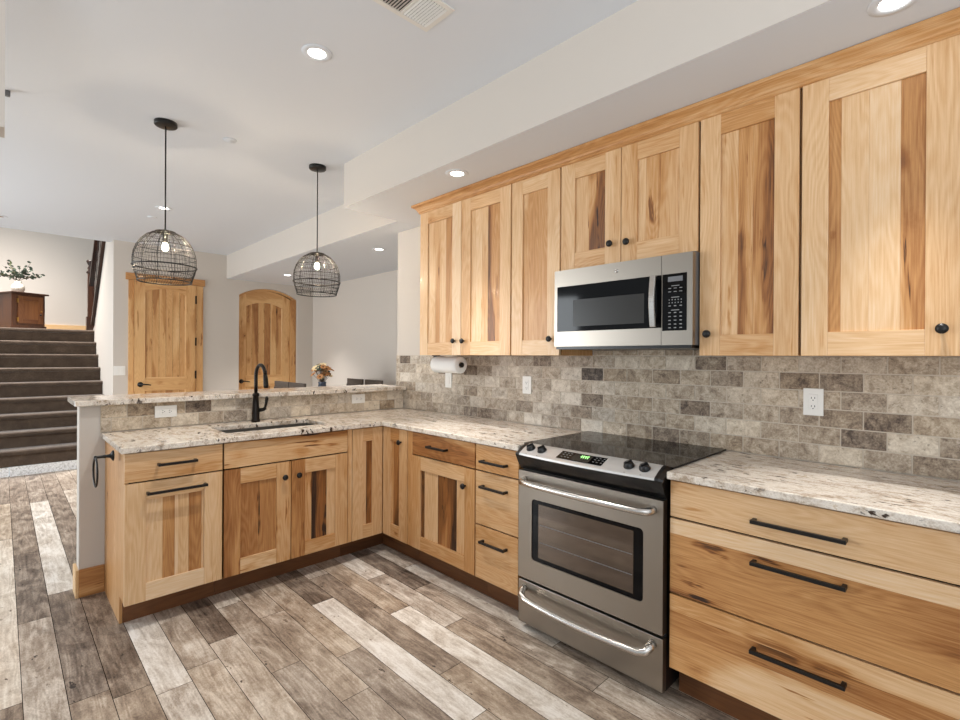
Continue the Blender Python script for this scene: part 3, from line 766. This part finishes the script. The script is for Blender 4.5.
    n = 24; vs = [(XD, *q) for q in ring]+[(1.904, *q) for q in ring]; fs = [(i, (i+1) % n, n+(i+1) % n, n+i) for i in range(n)]
    co = [outr[0], outr[6], outr[12], outr[18]]; vs += [(XD, *q) for q in co]+[(1.904, *q) for q in co]
    for base, c0 in ((0, 2*n), (n, 2*n+4)):
        for c in range(4):
            fs += [(base+6*c+i, base+6*c+i+1, c0+c) for i in range(5)]
            fs.append((base+6*c+5, base+(6*c+6) % n, c0+(c+1) % 4, c0+c))
    fs += [(2*n+c, 2*n+(c+1) % 4, 2*n+4+(c+1) % 4, 2*n+4+c) for c in range(4)]
    b.add(vs, fs, 'steel'); door = b.build('oven_door', t)
    b = MB(); b.box((XD+.004, XD+.012), (wy0+.0005, wy1-.0005), (wz0+.0005, wz1-.0005), 'glass_black'); b.box((XD+.003, XD+.004), (1.0, 1.5), (.385, .645), 'oven_glass')
    win = b.build('window', door)
    b = MB()
    for z in (.46, .545): b.box((XD+.0024, XD+.003), (1.005, 1.49), (z, z+.003), 'mid_grey')
    b.build('oven_rack', win, 'oven rack behind the glass')
    def bar_handle(parent, z, drop):
        b = MB(); xo = XD-.048; pts = [(XD+.004, y1-.045, z+drop), (XD-.016, y1-.045, z+drop*.8), (xo+.008, y1-.056, z+drop*.3)]
        N = 12; ya, yb = y1-.085, y0+.085
        for i in range(N+1):
            y = ya+(yb-ya)*i/N; pts.append((xo-.006*(1-(2*i/N-1)**2), y, z-drop*.35*(1-(2*i/N-1)**2)))
        pts += [(xo+.008, y0+.056, z+drop*.3), (XD-.016, y0+.045, z+drop*.8), (XD+.004, y0+.045, z+drop)]
        b.tube(pts, [.017, .017, .0165]+[.0145]*(N+1)+[.0165, .017, .017], 'steel_bright', 14); b.build('handle', parent)
    bar_handle(door, .748, .004)
    b = MB(); b.cbox((XD+.004, 1.904), (y0+.003, y1-.003), (.035, .247), 'steel', c=.002); dr = b.build('warming_drawer', t)
    bar_handle(dr, .185, .03)
make_range()

# ------------------------------------------------------------------ microwave
def microwave():
    y0, y1, z0, z1, X = .869, 1.606, 1.418, 1.822, 2.13
    t = thing('microwave', 'stainless over-the-range microwave with black window and keypad', 'microwave', (2.33, 1.24, z0))
    b = MB(); b.box((X+.03, XW-.004), (y0+.001, y1+.002), (z0, 1.827), 'mid_grey'); b.build('case', t, 'grey metal case')
    b = MB(); b.box((X+.012, XW-.01), (y0+.008, y1-.004), (z0-.014, z0-.0005), 'blackplastic'); b.build('vent_base', t, 'black underside vent')
    ys = 1.009
    b = MB(); g0, g1, w0, w1 = 1.045, 1.588, 1.497, 1.735
    for yy, zz in (((ys+.001, y1), (w1, z1)), ((ys+.001, y1), (z0, w0)), ((g1, y1), (w0, w1))): b.box((X, X+.029), yy, zz, 'steel')
    b.box((X+.001, X+.029), (ys+.001, g1), (w0, w1), 'glass_black')
    d = b.build('door', t)
    b = MB(); b.box((X+.0002, X+.001), (1.092, 1.487), (1.522, 1.66), 'mw_glass'); b.build('window', d)
    b = MB(); N = 12; pts = []
    for i in range(N+1):
        u = i/N; pts.append((X-.028-.012*math.sin(math.pi*u), 1.036, 1.500+.232*u))
    vs = []
    for p in pts: vs += [(p[0]-.005, p[1]-.013, p[2]), (p[0]-.005, p[1]+.013, p[2]), (p[0]+.006, p[1]+.013, p[2]), (p[0]+.006, p[1]-.013, p[2])]
    b.add(vs, [(4*i+k, 4*i+(k+1) % 4, 4*i+4+(k+1) % 4, 4*i+4+k) for i in range(N) for k in range(4)]+[(0, 1, 2, 3), (4*N+3, 4*N+2, 4*N+1, 4*N)], 'steel_bright')
    for z in (1.508, 1.724): b.box((X-.026, X+.002), (1.026, 1.046), (z-.007, z+.007), 'steel_bright')
    b.build('handle', d, bevel=.002)
    b = MB(); b.lathe([(.0105, 0), (.0105, .0012), (.008, .0014), (.008, .0008)], (X, 1.237, 1.78), 'steel_bright', axis=(-1, 0, 0), seg=20); b.build('badge', d, 'round metal badge')
    b = MB(); b.box((X, X+.029), (y0, ys-.001), (z0, z1), 'steel'); cp = b.build('control_panel', t)
    b = MB(); b.cbox((X-.0015, X+.001), (.894, 1.004), (1.482, 1.735), 'glass_black', c=.0012); kp = b.build('keypad', cp)
    b = MB(); b.box((X-.0022, X-.0015), (.912, .978), (1.700, 1.722), 'mid_grey'); b.build('display', kp)
    b = MB()
    def mark(y, z, w, h): b.box((X-.0019, X-.0015), (y-w/2, y+w/2), (z-h/2, z+h/2), 'grey_marks')
    for z in (1.681, 1.630, 1.573): mark(.945, z, .036, .003)
    for z in (1.670, 1.655):
        for y in (.97, .945, .92): mark(y, z, .013, .003)
    for z in (1.619, 1.606):
        for i in range(5): mark(.972-.0135*i, z, .004, .005)
    for z in (1.592, 1.562, 1.545, 1.528, 1.511, 1.495):
        for y in (.97, .945, .92): mark(y, z, .011, .004)
    b.build('key_marks', kp, 'pale printed key symbols')
microwave()

# ------------------------------------------------------------------ wall plates
def plate(run, a, z, label, kind='outlet', horiz=False):
    """run 'R' on the right splash, 'P' on the bar splash, 'K' on the far wall"""
    def bx(b, u, d, v, mat):
        if run == 'R': b.box((XW-d[0], XW-d[1]), (a-u[1], a-u[0]), (z+v[0], z+v[1]), mat)
        else:
            y = YT if run == 'P' else YBK
            b.box((a+u[0], a+u[1]), (y-d[0], y-d[1]), (z+v[0], z+v[1]), mat)
    W, H = (.0585, .036) if horiz else (.037, .0585)
    if kind == 'double_switch': W, H = .06, .0585
    loc = {'R': (XW, a, z), 'P': (a, YT, z), 'K': (a, YBK, z)}[run]
    t = thing('wall_outlet' if kind == 'outlet' else 'light_switch', label, 'outlet' if kind == 'outlet' else 'light switch', loc)
    b = MB(); bx(b, (-W, W), (0, .006), (-H, H), 'white'); b.build('cover_plate', t, bevel=.002)
    if kind == 'outlet':
        b = MB()
        if horiz: bx(b, (-.034, .034), (.006, .0085), (-.0165, .0165), 'white')
        else: bx(b, (-.0165, .0165), (.006, .0085), (-.034, .034), 'white')
        r = b.build('receptacle', t, bevel=.001)
        for s in (-.018, .018):
            b = MB()
            for q in (-.006, .006):
                if horiz: bx(b, (s-.004, s+.004), (.0085, .0088), (q-.0012, q+.0012), 'blackplastic')
                else: bx(b, (q-.0012, q+.0012), (.0085, .0088), (s-.004, s+.004), 'blackplastic')
            if horiz: bx(b, (s+.008, s+.012), (.0085, .0088), (-.002, .002), 'blackplastic')
            else: bx(b, (-.002, .002), (.0085, .0088), (s-.012, s-.008), 'blackplastic')
            b.build('slots', r)
    else:
        for c in ((-.023, .023) if kind == 'double_switch' else (0,)):
            b = MB(); bx(b, (c-.0165, c+.0165), (.006, .010), (-.033, .033), 'white'); b.build('rocker', t, bevel=.0015)
plate('R', .505, 1.174, 'white duplex outlet on the stone tile right of the range')
plate('R', 2.118, 1.176, 'white outlet on the stone tile left of the microwave')
plate('R', 2.92, 1.178, 'white light switch on the tile just below the paper towel roll', 'switch')
plate('P', .73, 1.013, 'white horizontal outlet in the sink backsplash near its open end', horiz=True)
plate('P', 2.068, 1.018, 'white horizontal outlet in the sink backsplash near the corner', horiz=True)
plate('K', 1.063, 1.165, 'white double light switch beside the left knotty wood door', 'double_switch')

# ------------------------------------------------------------------ paper towel and towel ring
def towel_roll():
    x, z, ya, yb, R = 2.34, 1.303, 2.585, 2.86, .06
    t = thing('paper_towel_holder', 'black paper towel holder under the left wall cabinet', 'paper towel holder', (x, 2.72, z))
    b = MB(); b.tube([(x, ya-.012, z), (x, yb+.02, z)], .008, 'black', 12)
    b.lathe([(.018, 0), (.018, .008), (.010, .010)], (x, ya-.006, z), 'black', axis=(0, -1, 0)); b.build('rod', t)
    b = MB(); b.box((x-.012, x+.012), (yb+.012, yb+.02), (z, 1.371), 'black'); b.box((x-.02, x+.02), (yb-.02, yb+.03), (1.366, 1.3715), 'black'); b.build('bracket', t)
    t = thing('paper_towel_roll', 'white paper towel roll hanging below the left wall cabinet', 'paper towel', (x, 2.72, z-R))
    b = MB(); b.lathe([(.021, 0), (R-.002, 0), (R, .002), (R, yb-ya-.002), (R-.002, yb-ya), (.021, yb-ya), (.021, 0)], (x, ya, z), 'paper', axis=(0, 1, 0), seg=40, capends=False); b.build('paper', t)
    b = MB(); b.lathe([(.0205, .001), (.0205, yb-ya-.001), (.018, yb-ya-.001), (.018, .001), (.0205, .001)], (x, ya, z), 'card', axis=(0, 1, 0), seg=28, capends=False); b.build('core', t, 'brown card core')
towel_roll()
def towel_ring():
    y, z = 3.06, .852
    t = thing('towel_ring', 'black iron towel ring on the end panel of the peninsula', 'towel ring', (.409, y, z))
    b = MB(); b.lathe([(.026, 0), (.026, .005), (.018, .01), (.01, .016), (.0075, .03), (.0095, .034), (.007, .045), (.007, .066), (.009, .07), (.009, .078), (.004, .08)], (.409, y, z), 'black', axis=(-1, 0, 0), seg=20); b.build('mount', t)
    b = MB(); R = .071; pts = [(.336, y+R*math.sin(2*math.pi*i/36), z-.002-R+R*math.cos(2*math.pi*i/36)) for i in range(36)]
    b.tube(pts, .0048, 'black', 8, closed=True); b.build('ring', t)
towel_ring()

# ------------------------------------------------------------------ pendants
def pendant(x, y, ztop, label, rot):
    t = thing('pendant_lamp', label, 'pendant lamp', (x, y, ztop-.34), 'woven pendant lamps over the bar')
    b = MB(); b.lathe([(.062, 0), (.062, -.02), (.058, -.024), (.01, -.026)], (x, y, ZC), 'black', seg=32); b.build('ceiling_canopy', t)
    b = MB(); b.tube([(x, y, ZC-.024), (x, y, ztop-.05)], .0042, 'black', 8); b.build('stem', t)
    prof = [(.052, 0), (.064, -.004), (.098, -.025), (.128, -.056), (.149, -.09), (.163, -.13), (.1685, -.165), (.1685, -.21), (.160, -.248), (.148, -.285), (.143, -.305)]
    P = lambda r, dz, a: (x+r*math.cos(a), y+r*math.sin(a), ztop+dz)
    t2 = t
    b = MB()   # top disc, then the rigid hoops
    b.add([P(.05, .002, 2*math.pi*i/24) for i in range(24)]+[P(.02, .012, 2*math.pi*i/24) for i in range(24)], [(i, (i+1) % 24, 24+(i+1) % 24, 24+i) for i in range(24)], 'black')
    frame = b.build('shade_cap', t)
    for r, dz, w in ((.052, 0, .005), (.143, -.305, .0038), (.1695, -.212, .0044)):
        b = MB(); b.tube([P(r, dz, 2*math.pi*i/48) for i in range(48)], w, 'black', 6, closed=True); b.build('hoop', frame)
    for k in range(12):
        a = rot+2*math.pi*k/12; b = MB(); b.tube([P(r, dz, a) for r, dz in prof], .0017, 'black', 5); b.build('rib', frame)
    b = MB()   # woven strands: thin hoops and slanted strings
    for r, dz, w in ((.098, -.025, .0022), (.128, -.056, .0012), (.149, -.09, .0024), (.157, -.11, .001), (.163, -.13, .001), (.1675, -.158, .002), (.169, -.185, .001), (.163, -.238, .0011), (.1555, -.262, .0022), (.148, -.286, .0011)):
        b.tube([P(r, dz+rnd.uniform(-.002, .002), 2*math.pi*i/40) for i in range(40)], w, 'black', 4, closed=True)
    N = 66
    for k in range(N):
        a = rot+2*math.pi*k/N
        b.tube([P(r, dz, a+.0*i) for i, (r, dz) in enumerate(prof[:8])], .0008, 'black', 3, cap=False)
        b.tube([P(r, dz, a+.07*i) for i, (r, dz) in enumerate(prof[7:])], .0011, 'black', 3, cap=False)
    wv = b.build('wire_weave', t)
    b = MB(); b.tube([(x, y, ztop+.014), (x, y, ztop-.066)], .0145, 'black', 14); b.build('socket', t)
    b = MB(); b.lathe([(.009, -.008), (.010, -.018), (.0145, -.030), (.0165, -.040), (.0135, -.051), (.006, -.057)], (x, y, ztop-.056), 'bulb', seg=18); bl = b.build('bulb', t, 'lit bulb')
    b = MB(); b.tube([(x, y, ztop-.082), (x, y, ztop-.108)], .0042, 'filament', 8); b.build('filament', bl)
pendant(.722, 3.52, 2.118, 'woven black wire pendant lamp at left in front of the knotty door', .1)
pendant(1.708, 3.515, 2.132, 'woven black wire pendant lamp at right nearer the wall cabinets', .4)

# ------------------------------------------------------------------ ceiling fittings
def can(x, y, z, label, lit=True, kind='main'):
    t = thing('recessed_light', label, 'ceiling light', (x, y, z), 'recessed ceiling lights')
    b = MB(); b.lathe([(.040, -.002), (.044, -.006), (.066, -.004), (.070, 0), (.040, 0), (.040, -.002)], (x, y, z), 'ceil', seg=36, capends=False); b.build('trim_ring', t)
    b = MB(); b.lathe([(.040, -.001), (.039, -.0025), (.02, -.003), (.001, -.003)], (x, y, z), 'lens' if lit else 'lens_off', seg=32); b.build('lens', t)
    if lit:
        l = bpy.data.lights.new('recessed_lamp', 'SPOT'); l.energy = SPOT[kind]; l.spot_size = math.radians(46 if kind == 'soffit' else 84 if kind == 'nook' else 125); l.spot_blend = 1.; l.shadow_soft_size = .035; l.color = (1, .97, .93)
        lo = bpy.data.objects.new('recessed_lamp', l); COL.objects.link(lo); lo.location = (x, y, z-.012)
can(1.065, 2.205, ZC, 'lit recessed light in the main ceiling near the top of the picture')
can(1.131, 5.57, ZC, 'lit recessed light in the main ceiling behind the left pendant stem', kind='far')
can(1.958, 2.209, ZS, 'lit recessed light in the soffit above the left wall cabinets', kind='soffit')
can(1.966, .19, ZS, 'lit recessed light in the soffit at top right above the widest door', kind='soffit')
can(2.786, 6.607, ZS, 'lit recessed light in the nook ceiling left of the right pendant', kind='nook')
can(2.779, 4.337, ZS, 'lit recessed light in the nook ceiling close to the end of the wall', kind='nook')
can(-.02, 7.13, ZC, 'unlit recessed light in the ceiling at the left edge before the stairs', False)
def vent():
    x0, x1, y0, y1 = .985, 1.335, 1.525, 1.715; z = ZC
    t = thing('ceiling_vent', 'white louvred air vent in the ceiling', 'air vent', ((x0+x1)/2, (y0+y1)/2, z))
    b = MB(); f = .022
    for x, y in (((x0, x1), (y0, y0+f)), ((x0, x1), (y1-f, y1)), ((x0, x0+f), (y0+f, y1-f)), ((x1-f, x1), (y0+f, y1-f)), (((x0+x1)/2+.024, (x0+x1)/2+.034), (y0+f, y1-f))): b.box(x, y, (z-.006, z), 'offwhite')
    b.build('frame', t, bevel=.001)
    b = MB(); b.box((x0+f, x1-f), (y0+f, y1-f), (z-.0012, z-.0002), 'vent_dark'); b.build('throat', t)
    m = (x0+x1)/2+.029
    for a, c, s in ((x0+f, m-.005, -1), (m+.005, x1-f, 1)):
        n = max(3, int((c-a)/.0125))
        for i in range(n):
            x = a+(c-a)*(i+.5)/n; b = MB()
            e = .0055*s if s < 0 else .003
            b.prism([(x-e, y0+f, z-.0015), (x-e+.001, y0+f, z-.0015), (x+e+.001, y0+f, z-.0075), (x+e, y0+f, z-.0075)], (0, y1-y0-2*f, 0), 'offwhite'); b.build('slat', t)
vent()
for (x, y, l) in ((1.085, 3.5, 'flat white sprinkler cover in the ceiling between the two pendants'), (1.118, 6.02, 'flat white sprinkler cover in the ceiling beyond the left pendant')):
    b = MB(); b.lathe([(.04, -.006), (.041, -.005), (.041, 0)], (x, y, ZC), 'ceil', seg=32); tag(b.build('sprinkler_cover'), l, 'sprinkler cover')
b = MB(); b.cbox((.010, .032), (3.70, 3.72), (ZC-.032, ZC), 'mid_grey', c=.004); tag(b.build('ceiling_sensor'), 'small grey sensor on the ceiling at the far left', 'sensor')

# ------------------------------------------------------------------ doors in the far wall
def door_parts(nm, label, x0, x1, ztop, arch, yf, handle_x, hinge_x=None, arched_head=0.):
    """knotty alder door: stiles, rails, plank panel with an arched top rail; yf = face toward the room"""
    b = MB(); sw = .115; th = .035
    X = (x0, x1)
    head = arch_pts(x0, x1, ztop-arched_head, ztop) if arched_head else [(x0, ztop), (x1, ztop)]
    i0, i1 = x0+sw, x1-sw
    zi = ztop-arched_head-.15         # springing of the inner panel arch
    inner = arch_pts(i0, i1, zi, zi+.07)
    # stiles
    b.prism([(x0, yf, 0), (i0, yf, 0), (i0, yf, zi)]+[(i0, yf, zi+.0)]*0+[(i0, yf, ztop-arched_head*.45), (x0, yf, ztop-arched_head)], (0, th, 0), 'alder', tone=.34, heart=.5)
    b.prism([(i1, yf, 0), (x1, yf, 0), (x1, yf, ztop-arched_head), (i1, yf, ztop-arched_head*.45), (i1, yf, zi)], (0, th, 0), 'alder', tone=.38, heart=.5)
    # top rail follows both curves
    top = [q for q in head if i0 <= q[0] <= i1] if arched_head else [(i0, ztop), (i1, ztop)]
    if arched_head: top = [(i0, ztop-arched_head*.45)]+top+[(i1, ztop-arched_head*.45)]
    b.prism([(x, yf+.0005, z) for x, z in inner]+[(x, yf+.0005, z) for x, z in top[::-1]], (0, th-.001, 0), 'alder', axis=(1, 0, 0), tone=.3, heart=.3)
    for z0, z1 in ((.9, 1.06), (0, .22)): b.box((i0, i1), (yf+.0005, yf+th-.001), (z0, z1), 'alder', axis=(1, 0, 0), tone=.34, heart=.4)
    n = 6
    for k in range(n):
        a, c = i0+(i1-i0)*k/n, i0+(i1-i0)*(k+1)/n
        b.box((a+.001, c-.001), (yf+.012, yf+th-.002), (.2, zi+.08), 'alder', tone=rnd.uniform(.22, .5), heart=.6)
    b.box((i0, i1), (yf+.0135, yf+th-.002), (.2, zi+.06), 'gap')
    for z0, z1 in ((1.06, zi), (.22, .9)):   # raised moulding strips round the panels
        b.box((i0, i0+.014), (yf+.004, yf+.013), (z0, z1), 'alder', tone=.55); b.box((i1-.014, i1), (yf+.004, yf+.013), (z0, z1), 'alder', tone=.15)
        b.box((i0, i1), (yf+.004, yf+.013), (z0, z0+.014), 'alder', axis=(1, 0, 0), tone=.2)
    d = struct(b.build(nm, origin=((x0+x1)/2, yf, 0)))
    d['label'] = label
    b = MB(); b.lathe([(.032, 0), (.032, .006), (.012, .01), (.011, .04)], (handle_x, yf, .985), 'black', axis=(0, -1, 0), seg=20)
    s = 1 if handle_x < (x0+x1)/2 else -1
    b.tube([(handle_x, yf-.04, .985), (handle_x+s*.03, yf-.046, .987), (handle_x+s*.075, yf-.044, .983), (handle_x+s*.11, yf-.04, .975)], [.011, .009, .008, .006], 'black', 8); b.build('lever_handle', d)
    if hinge_x:
        for z in (.28, 1.1, 1.16 if False else 1.55, 2.12):
            b = MB(); b.box((hinge_x-.012, hinge_x+.006), (yf-.012, yf+.002), (z-.055, z+.055), 'hinge'); b.build('hinge', d)
    return d
door_parts('door_1', 'knotty alder door with flat head casing at left of the far wall', 1.210, 1.905, 2.312, 0, YBK-.036, 1.275, 1.908)
door_parts('door_2', 'knotty alder door in the arched recess of the far wall', 2.478, 3.248, 2.345, 0, YBK+.06, 2.53, None, .10)
b = MB()
for x in ((1.15, 1.207), (1.912, 2.0)): b.box(x, (YBK-.022, YBK), (0, 2.315), 'alder', tone=.36, heart=.6)
b.box((1.12, 2.02), (YBK-.03, YBK), (2.317, 2.405), 'alder', axis=(1, 0, 0), tone=.4, heart=.5)
struct(b.build('trim_1', bevel=.003))
b = MB()
b.box((3.253, 3.335), (YBK+.03, YBK+.10), (0, 2.24), 'alder', tone=.45, heart=.5)
pts = arch_pts(2.477, 3.338, 2.248, 2.373); low = arch_pts(2.477, 3.338, 2.215, 2.345)
b.prism([(x, YBK+.05, z) for x, z in pts]+[(x, YBK+.05, z) for x, z in low[::-1]], (0, .05, 0), 'alder', axis=(1, 0, 0), tone=.4)
struct(b.build('trim_2'))
b = MB(); b.box((2.4, 3.4), (YBK+.1, YBK+.14), (0, 2.5), 'gap'); struct(b.build('trim_3'))

# ------------------------------------------------------------------ dining nook
def dining():
    cx, cy = 2.8, 5.42
    t = thing('dining_table', 'dark wood dining table behind the bar in the nook', 'table', (cx, cy, 0))
    b = MB(); b.cbox((cx-.36, cx+.36), (cy-.75, cy+.75), (.72, .76), 'chair_wood', c=.005, axis=(0, 1, 0)); b.build('tabletop', t)
    for sx in (-1, 1):
        for sy in (-1, 1):
            b = MB(); b.box((cx+sx*.31-.035, cx+sx*.31+.035), (cy+sy*.69-.035, cy+sy*.69+.035), (0, .72), 'chair_wood'); b.build('leg', t)
    def chair(x, y, s, label):       # s = +1: chair on the low-X side, back at low X
        t = thing('dining_chair', label, 'chair', (x, y, 0), 'dining chairs in the nook')
        b = MB(); b.cbox((x-.21, x+.21), (y-.19, y+.19), (.43, .465), 'chair_wood', c=.006); b.build('seat', t)
        for sx in (-1, 1):
            for sy in (-1, 1):
                b = MB(); back = sx == -s
                b.box((x+sx*.18-.018, x+sx*.18+.018), (y+sy*.18-.018, y+sy*.18+.018), (0, 1.0 if back else .43), 'chair_wood'); b.build('leg', t)
        xb = x-s*.18
        b = MB(); b.cbox((xb-.014, xb+.014), (y-.19, y+.19), (.93, 1.07), 'chair_wood', c=.004, axis=(0, 1, 0)); b.build('top_rail', t)
        for z in (.62, .78):
            b = MB(); b.box((xb-.01, xb+.01), (y-.17, y+.17), (z, z+.07), 'chair_wood', axis=(0, 1, 0)); b.build('back_slat', t)
    chair(2.48, 5.58, 1, 'dark dining chair behind the bar, left chair right of the faucet')
    chair(2.48, 5.18, 1, 'dark dining chair behind the bar, nearer the flower vase on its left')
    chair(3.13, 5.71, -1, 'dark dining chair just right of the flower vase by the nook wall')
    chair(3.13, 5.27, -1, 'dark dining chair by the nook wall, nearest the stone tile corner')
    t = thing('flower_vase', 'small slate blue vase on the dining table', 'vase', (2.745, 5.5, .76))
    b = MB(); b.lathe([(.05, 0), (.075, .02), (.085, .08), (.075, .16), (.052, .23), (.043, .27), (.05, .295), (.044, .295), (.038, .27)], (2.745, 5.5, .76), 'blue_vase', seg=28, capends=False)
    b.lathe([(.05, 0), (.001, .001)], (2.745, 5.5, .76), 'blue_vase'); b.build('body', t)
    t = thing('flower_bouquet', 'bouquet of cream and orange flowers in the blue vase', 'flowers', (2.745, 5.5, 1.02))
    r2 = random.Random(5)
    for k in range(34):
        a = r2.uniform(0, 6.28); e = r2.uniform(.02, .105); z = 1.10+r2.uniform(.0, .15); p = Vector((2.745+e*math.cos(a), 5.5+e*math.sin(a), z))
        b = MB(); b.tube([(2.745, 5.5, 1.0), (2.745+e*.4*math.cos(a), 5.5+e*.4*math.sin(a), 1.07), p], .002, 'stem', 5)
        mt = r2.choice(['petal_cream', 'petal_cream', 'petal_orange', 'petal_orange', 'petal_dark', 'leaf'])
        d = Vector((math.cos(a)*e*4-.2, math.sin(a)*e*4-.2, .6)).normalized(); q = d.orthogonal().normalized(); w = d.cross(q)
        n = 7; R = r2.uniform(.038, .056)
        for i in range(n):
            th = 2*math.pi*i/n; u = q*math.cos(th)+w*math.sin(th); v = d.cross(u)
            b.add([p, p+u*R*.6+v*R*.35+d*R*.25, p+u*R+d*R*.2, p+u*R*.6-v*R*.35+d*R*.25], [(0, 1, 2, 3)], mt)
        b.lathe([(.008, 0), (.009, .006), (.001, .01)], p, 'petal_dark' if mt != 'petal_dark' else 'petal_orange', axis=d, seg=8)
        b.build('flower', t)
dining()

# ------------------------------------------------------------------ landing furniture
def landing():
    th = math.radians(24); c, s = math.cos(th), math.sin(th)
    o = Vector((.11, 9.55, 1.7305))          # front-left bottom corner
    fx = Vector((c, s, 0)); fy = Vector((-s, c, 0))      # along the front, into the cabinet
    W, D, Hh = .395, .50, .50
    t = thing('side_cabinet', 'small dark stained wood cabinet on the stair landing', 'cabinet', o+fx*W/2+fy*D/2)
    def bx(b, u, d, z, mat, **kw):
        vs = [o+fx*a+fy*e+Vector((0, 0, h)) for a in u for e in d for h in z]
        b.add(vs, [(0, 1, 3, 2), (4, 6, 7, 5), (0, 4, 5, 1), (2, 3, 7, 6), (1, 5, 7, 3), (0, 2, 6, 4)], mat, **kw)
    b = MB(); bx(b, (0, W), (.015, D), (.03, Hh), 'dark_wood', tone=.55); b.build('cabinet_box', t, bevel=.003)
    b = MB(); bx(b, (-.02, W+.03), (-.03, D+.02), (Hh, Hh+.022), 'dark_wood', tone=.7); b.build('top', t, bevel=.004)
    b = MB(); bx(b, (-.012, W+.012), (-.005, D), (0, .045), 'dark_wood', tone=.6); b.build('plinth', t, bevel=.003)
    b = MB(); w0, w1, z0, z1 = .07, W-.03, .075, Hh-.03
    bx(b, (w0, w0+.06), (-.004, .015), (z0, z1), 'dark_wood', tone=.25); bx(b, (w1-.06, w1), (-.004, .015), (z0, z1), 'dark_wood', tone=.25)
    bx(b, (w0+.06, w1-.06), (-.004, .015), (z1-.06, z1), 'dark_wood', tone=.3, axis=tuple(fx)); bx(b, (w0+.06, w1-.06), (-.004, .015), (z0, z0+.06), 'dark_wood', tone=.3, axis=tuple(fx))
    bx(b, (w0+.06, w1-.06), (.004, .015), (z0+.06, z1-.06), 'dark_wood', tone=.12)
    d = b.build('door', t, bevel=.002)
    p = o+fx*(w1-.03)-fy*.004+Vector((0, 0, .26)); b = MB(); b.lathe([(.008, 0), (.006, .01), (.014, .02), (.008, .028)], p, 'brass', axis=-fy, seg=14); b.build('knob', d)
    p = p-Vector((0, 0, .05)); b = MB(); b.lathe([(.012, 0), (.012, .004)], p, 'black', axis=-fy, seg=14); b.build('lock_plate', d)
    for z in (.13, .40):
        b = MB(); bx(b, (w0-.012, w0+.004), (-.008, .014), (z-.03, z+.03), 'brass'); b.build('hinge', d)
    vp = o+fx*.16+fy*.2+Vector((0, 0, Hh+.0225))
    t = thing('leaf_vase', 'round cream ceramic vase on the landing cabinet', 'vase', vp)
    b = MB(); b.lathe([(.038, 0), (.062, .022), (.078, .062), (.072, .105), (.05, .135), (.037, .15), (.04, .172), (.034, .172), (.032, .15)], vp, 'ceramic', seg=28, capends=False); b.lathe([(.038, 0), (.001, .001)], vp, 'ceramic'); b.build('body', t)
    t = thing('leafy_branches', 'bunch of dusty green leafy branches in the cream vase', 'branches', vp+Vector((0, 0, .15)))
    r3 = random.Random(11)
    right = Vector((.72, -.69, 0)); deep = Vector((.69, .72, 0))
    for k in range(20):
        lx = -.33+.64*k/19+r3.uniform(-.04, .04); hz = .25-.6*abs(lx)**1.6+r3.uniform(-.16, .05)
        if k in (2, 5): hz -= .08
        p0 = vp+Vector((0, 0, .145)); p3 = vp+right*lx+deep*r3.uniform(-.12, .12)+Vector((0, 0, .2+max(.05, hz)))
        p1 = p0+Vector((0, 0, .1))+right*lx*.25
        path = [p0.lerp(p1, i/6).lerp(p1.lerp(p3, i/6), i/6) for i in range(7)]
        b = MB(); b.tube(path, .0022, 'stem', 4)
        for i in range(3, 7):
            for q in range(2):
                d = Vector((r3.uniform(-1, 1), r3.uniform(-1, 1), r3.uniform(-.5, .8))).normalized(); L = r3.uniform(.035, .06)
                n = d.orthogonal().normalized(); sd = d.cross(n); c0 = path[i]; W2 = L*.33
                b.add([c0, c0+d*L*.4+sd*W2+n*.004, c0+d*L*.75+sd*W2*.8, c0+d*L, c0+d*L*.75-sd*W2*.8, c0+d*L*.4-sd*W2+n*.004], [(0, 1, 2, 3, 4, 5)], 'leaf_pale' if k in (3, 6) else 'leaf')
        b.build('branch', t)
landing()
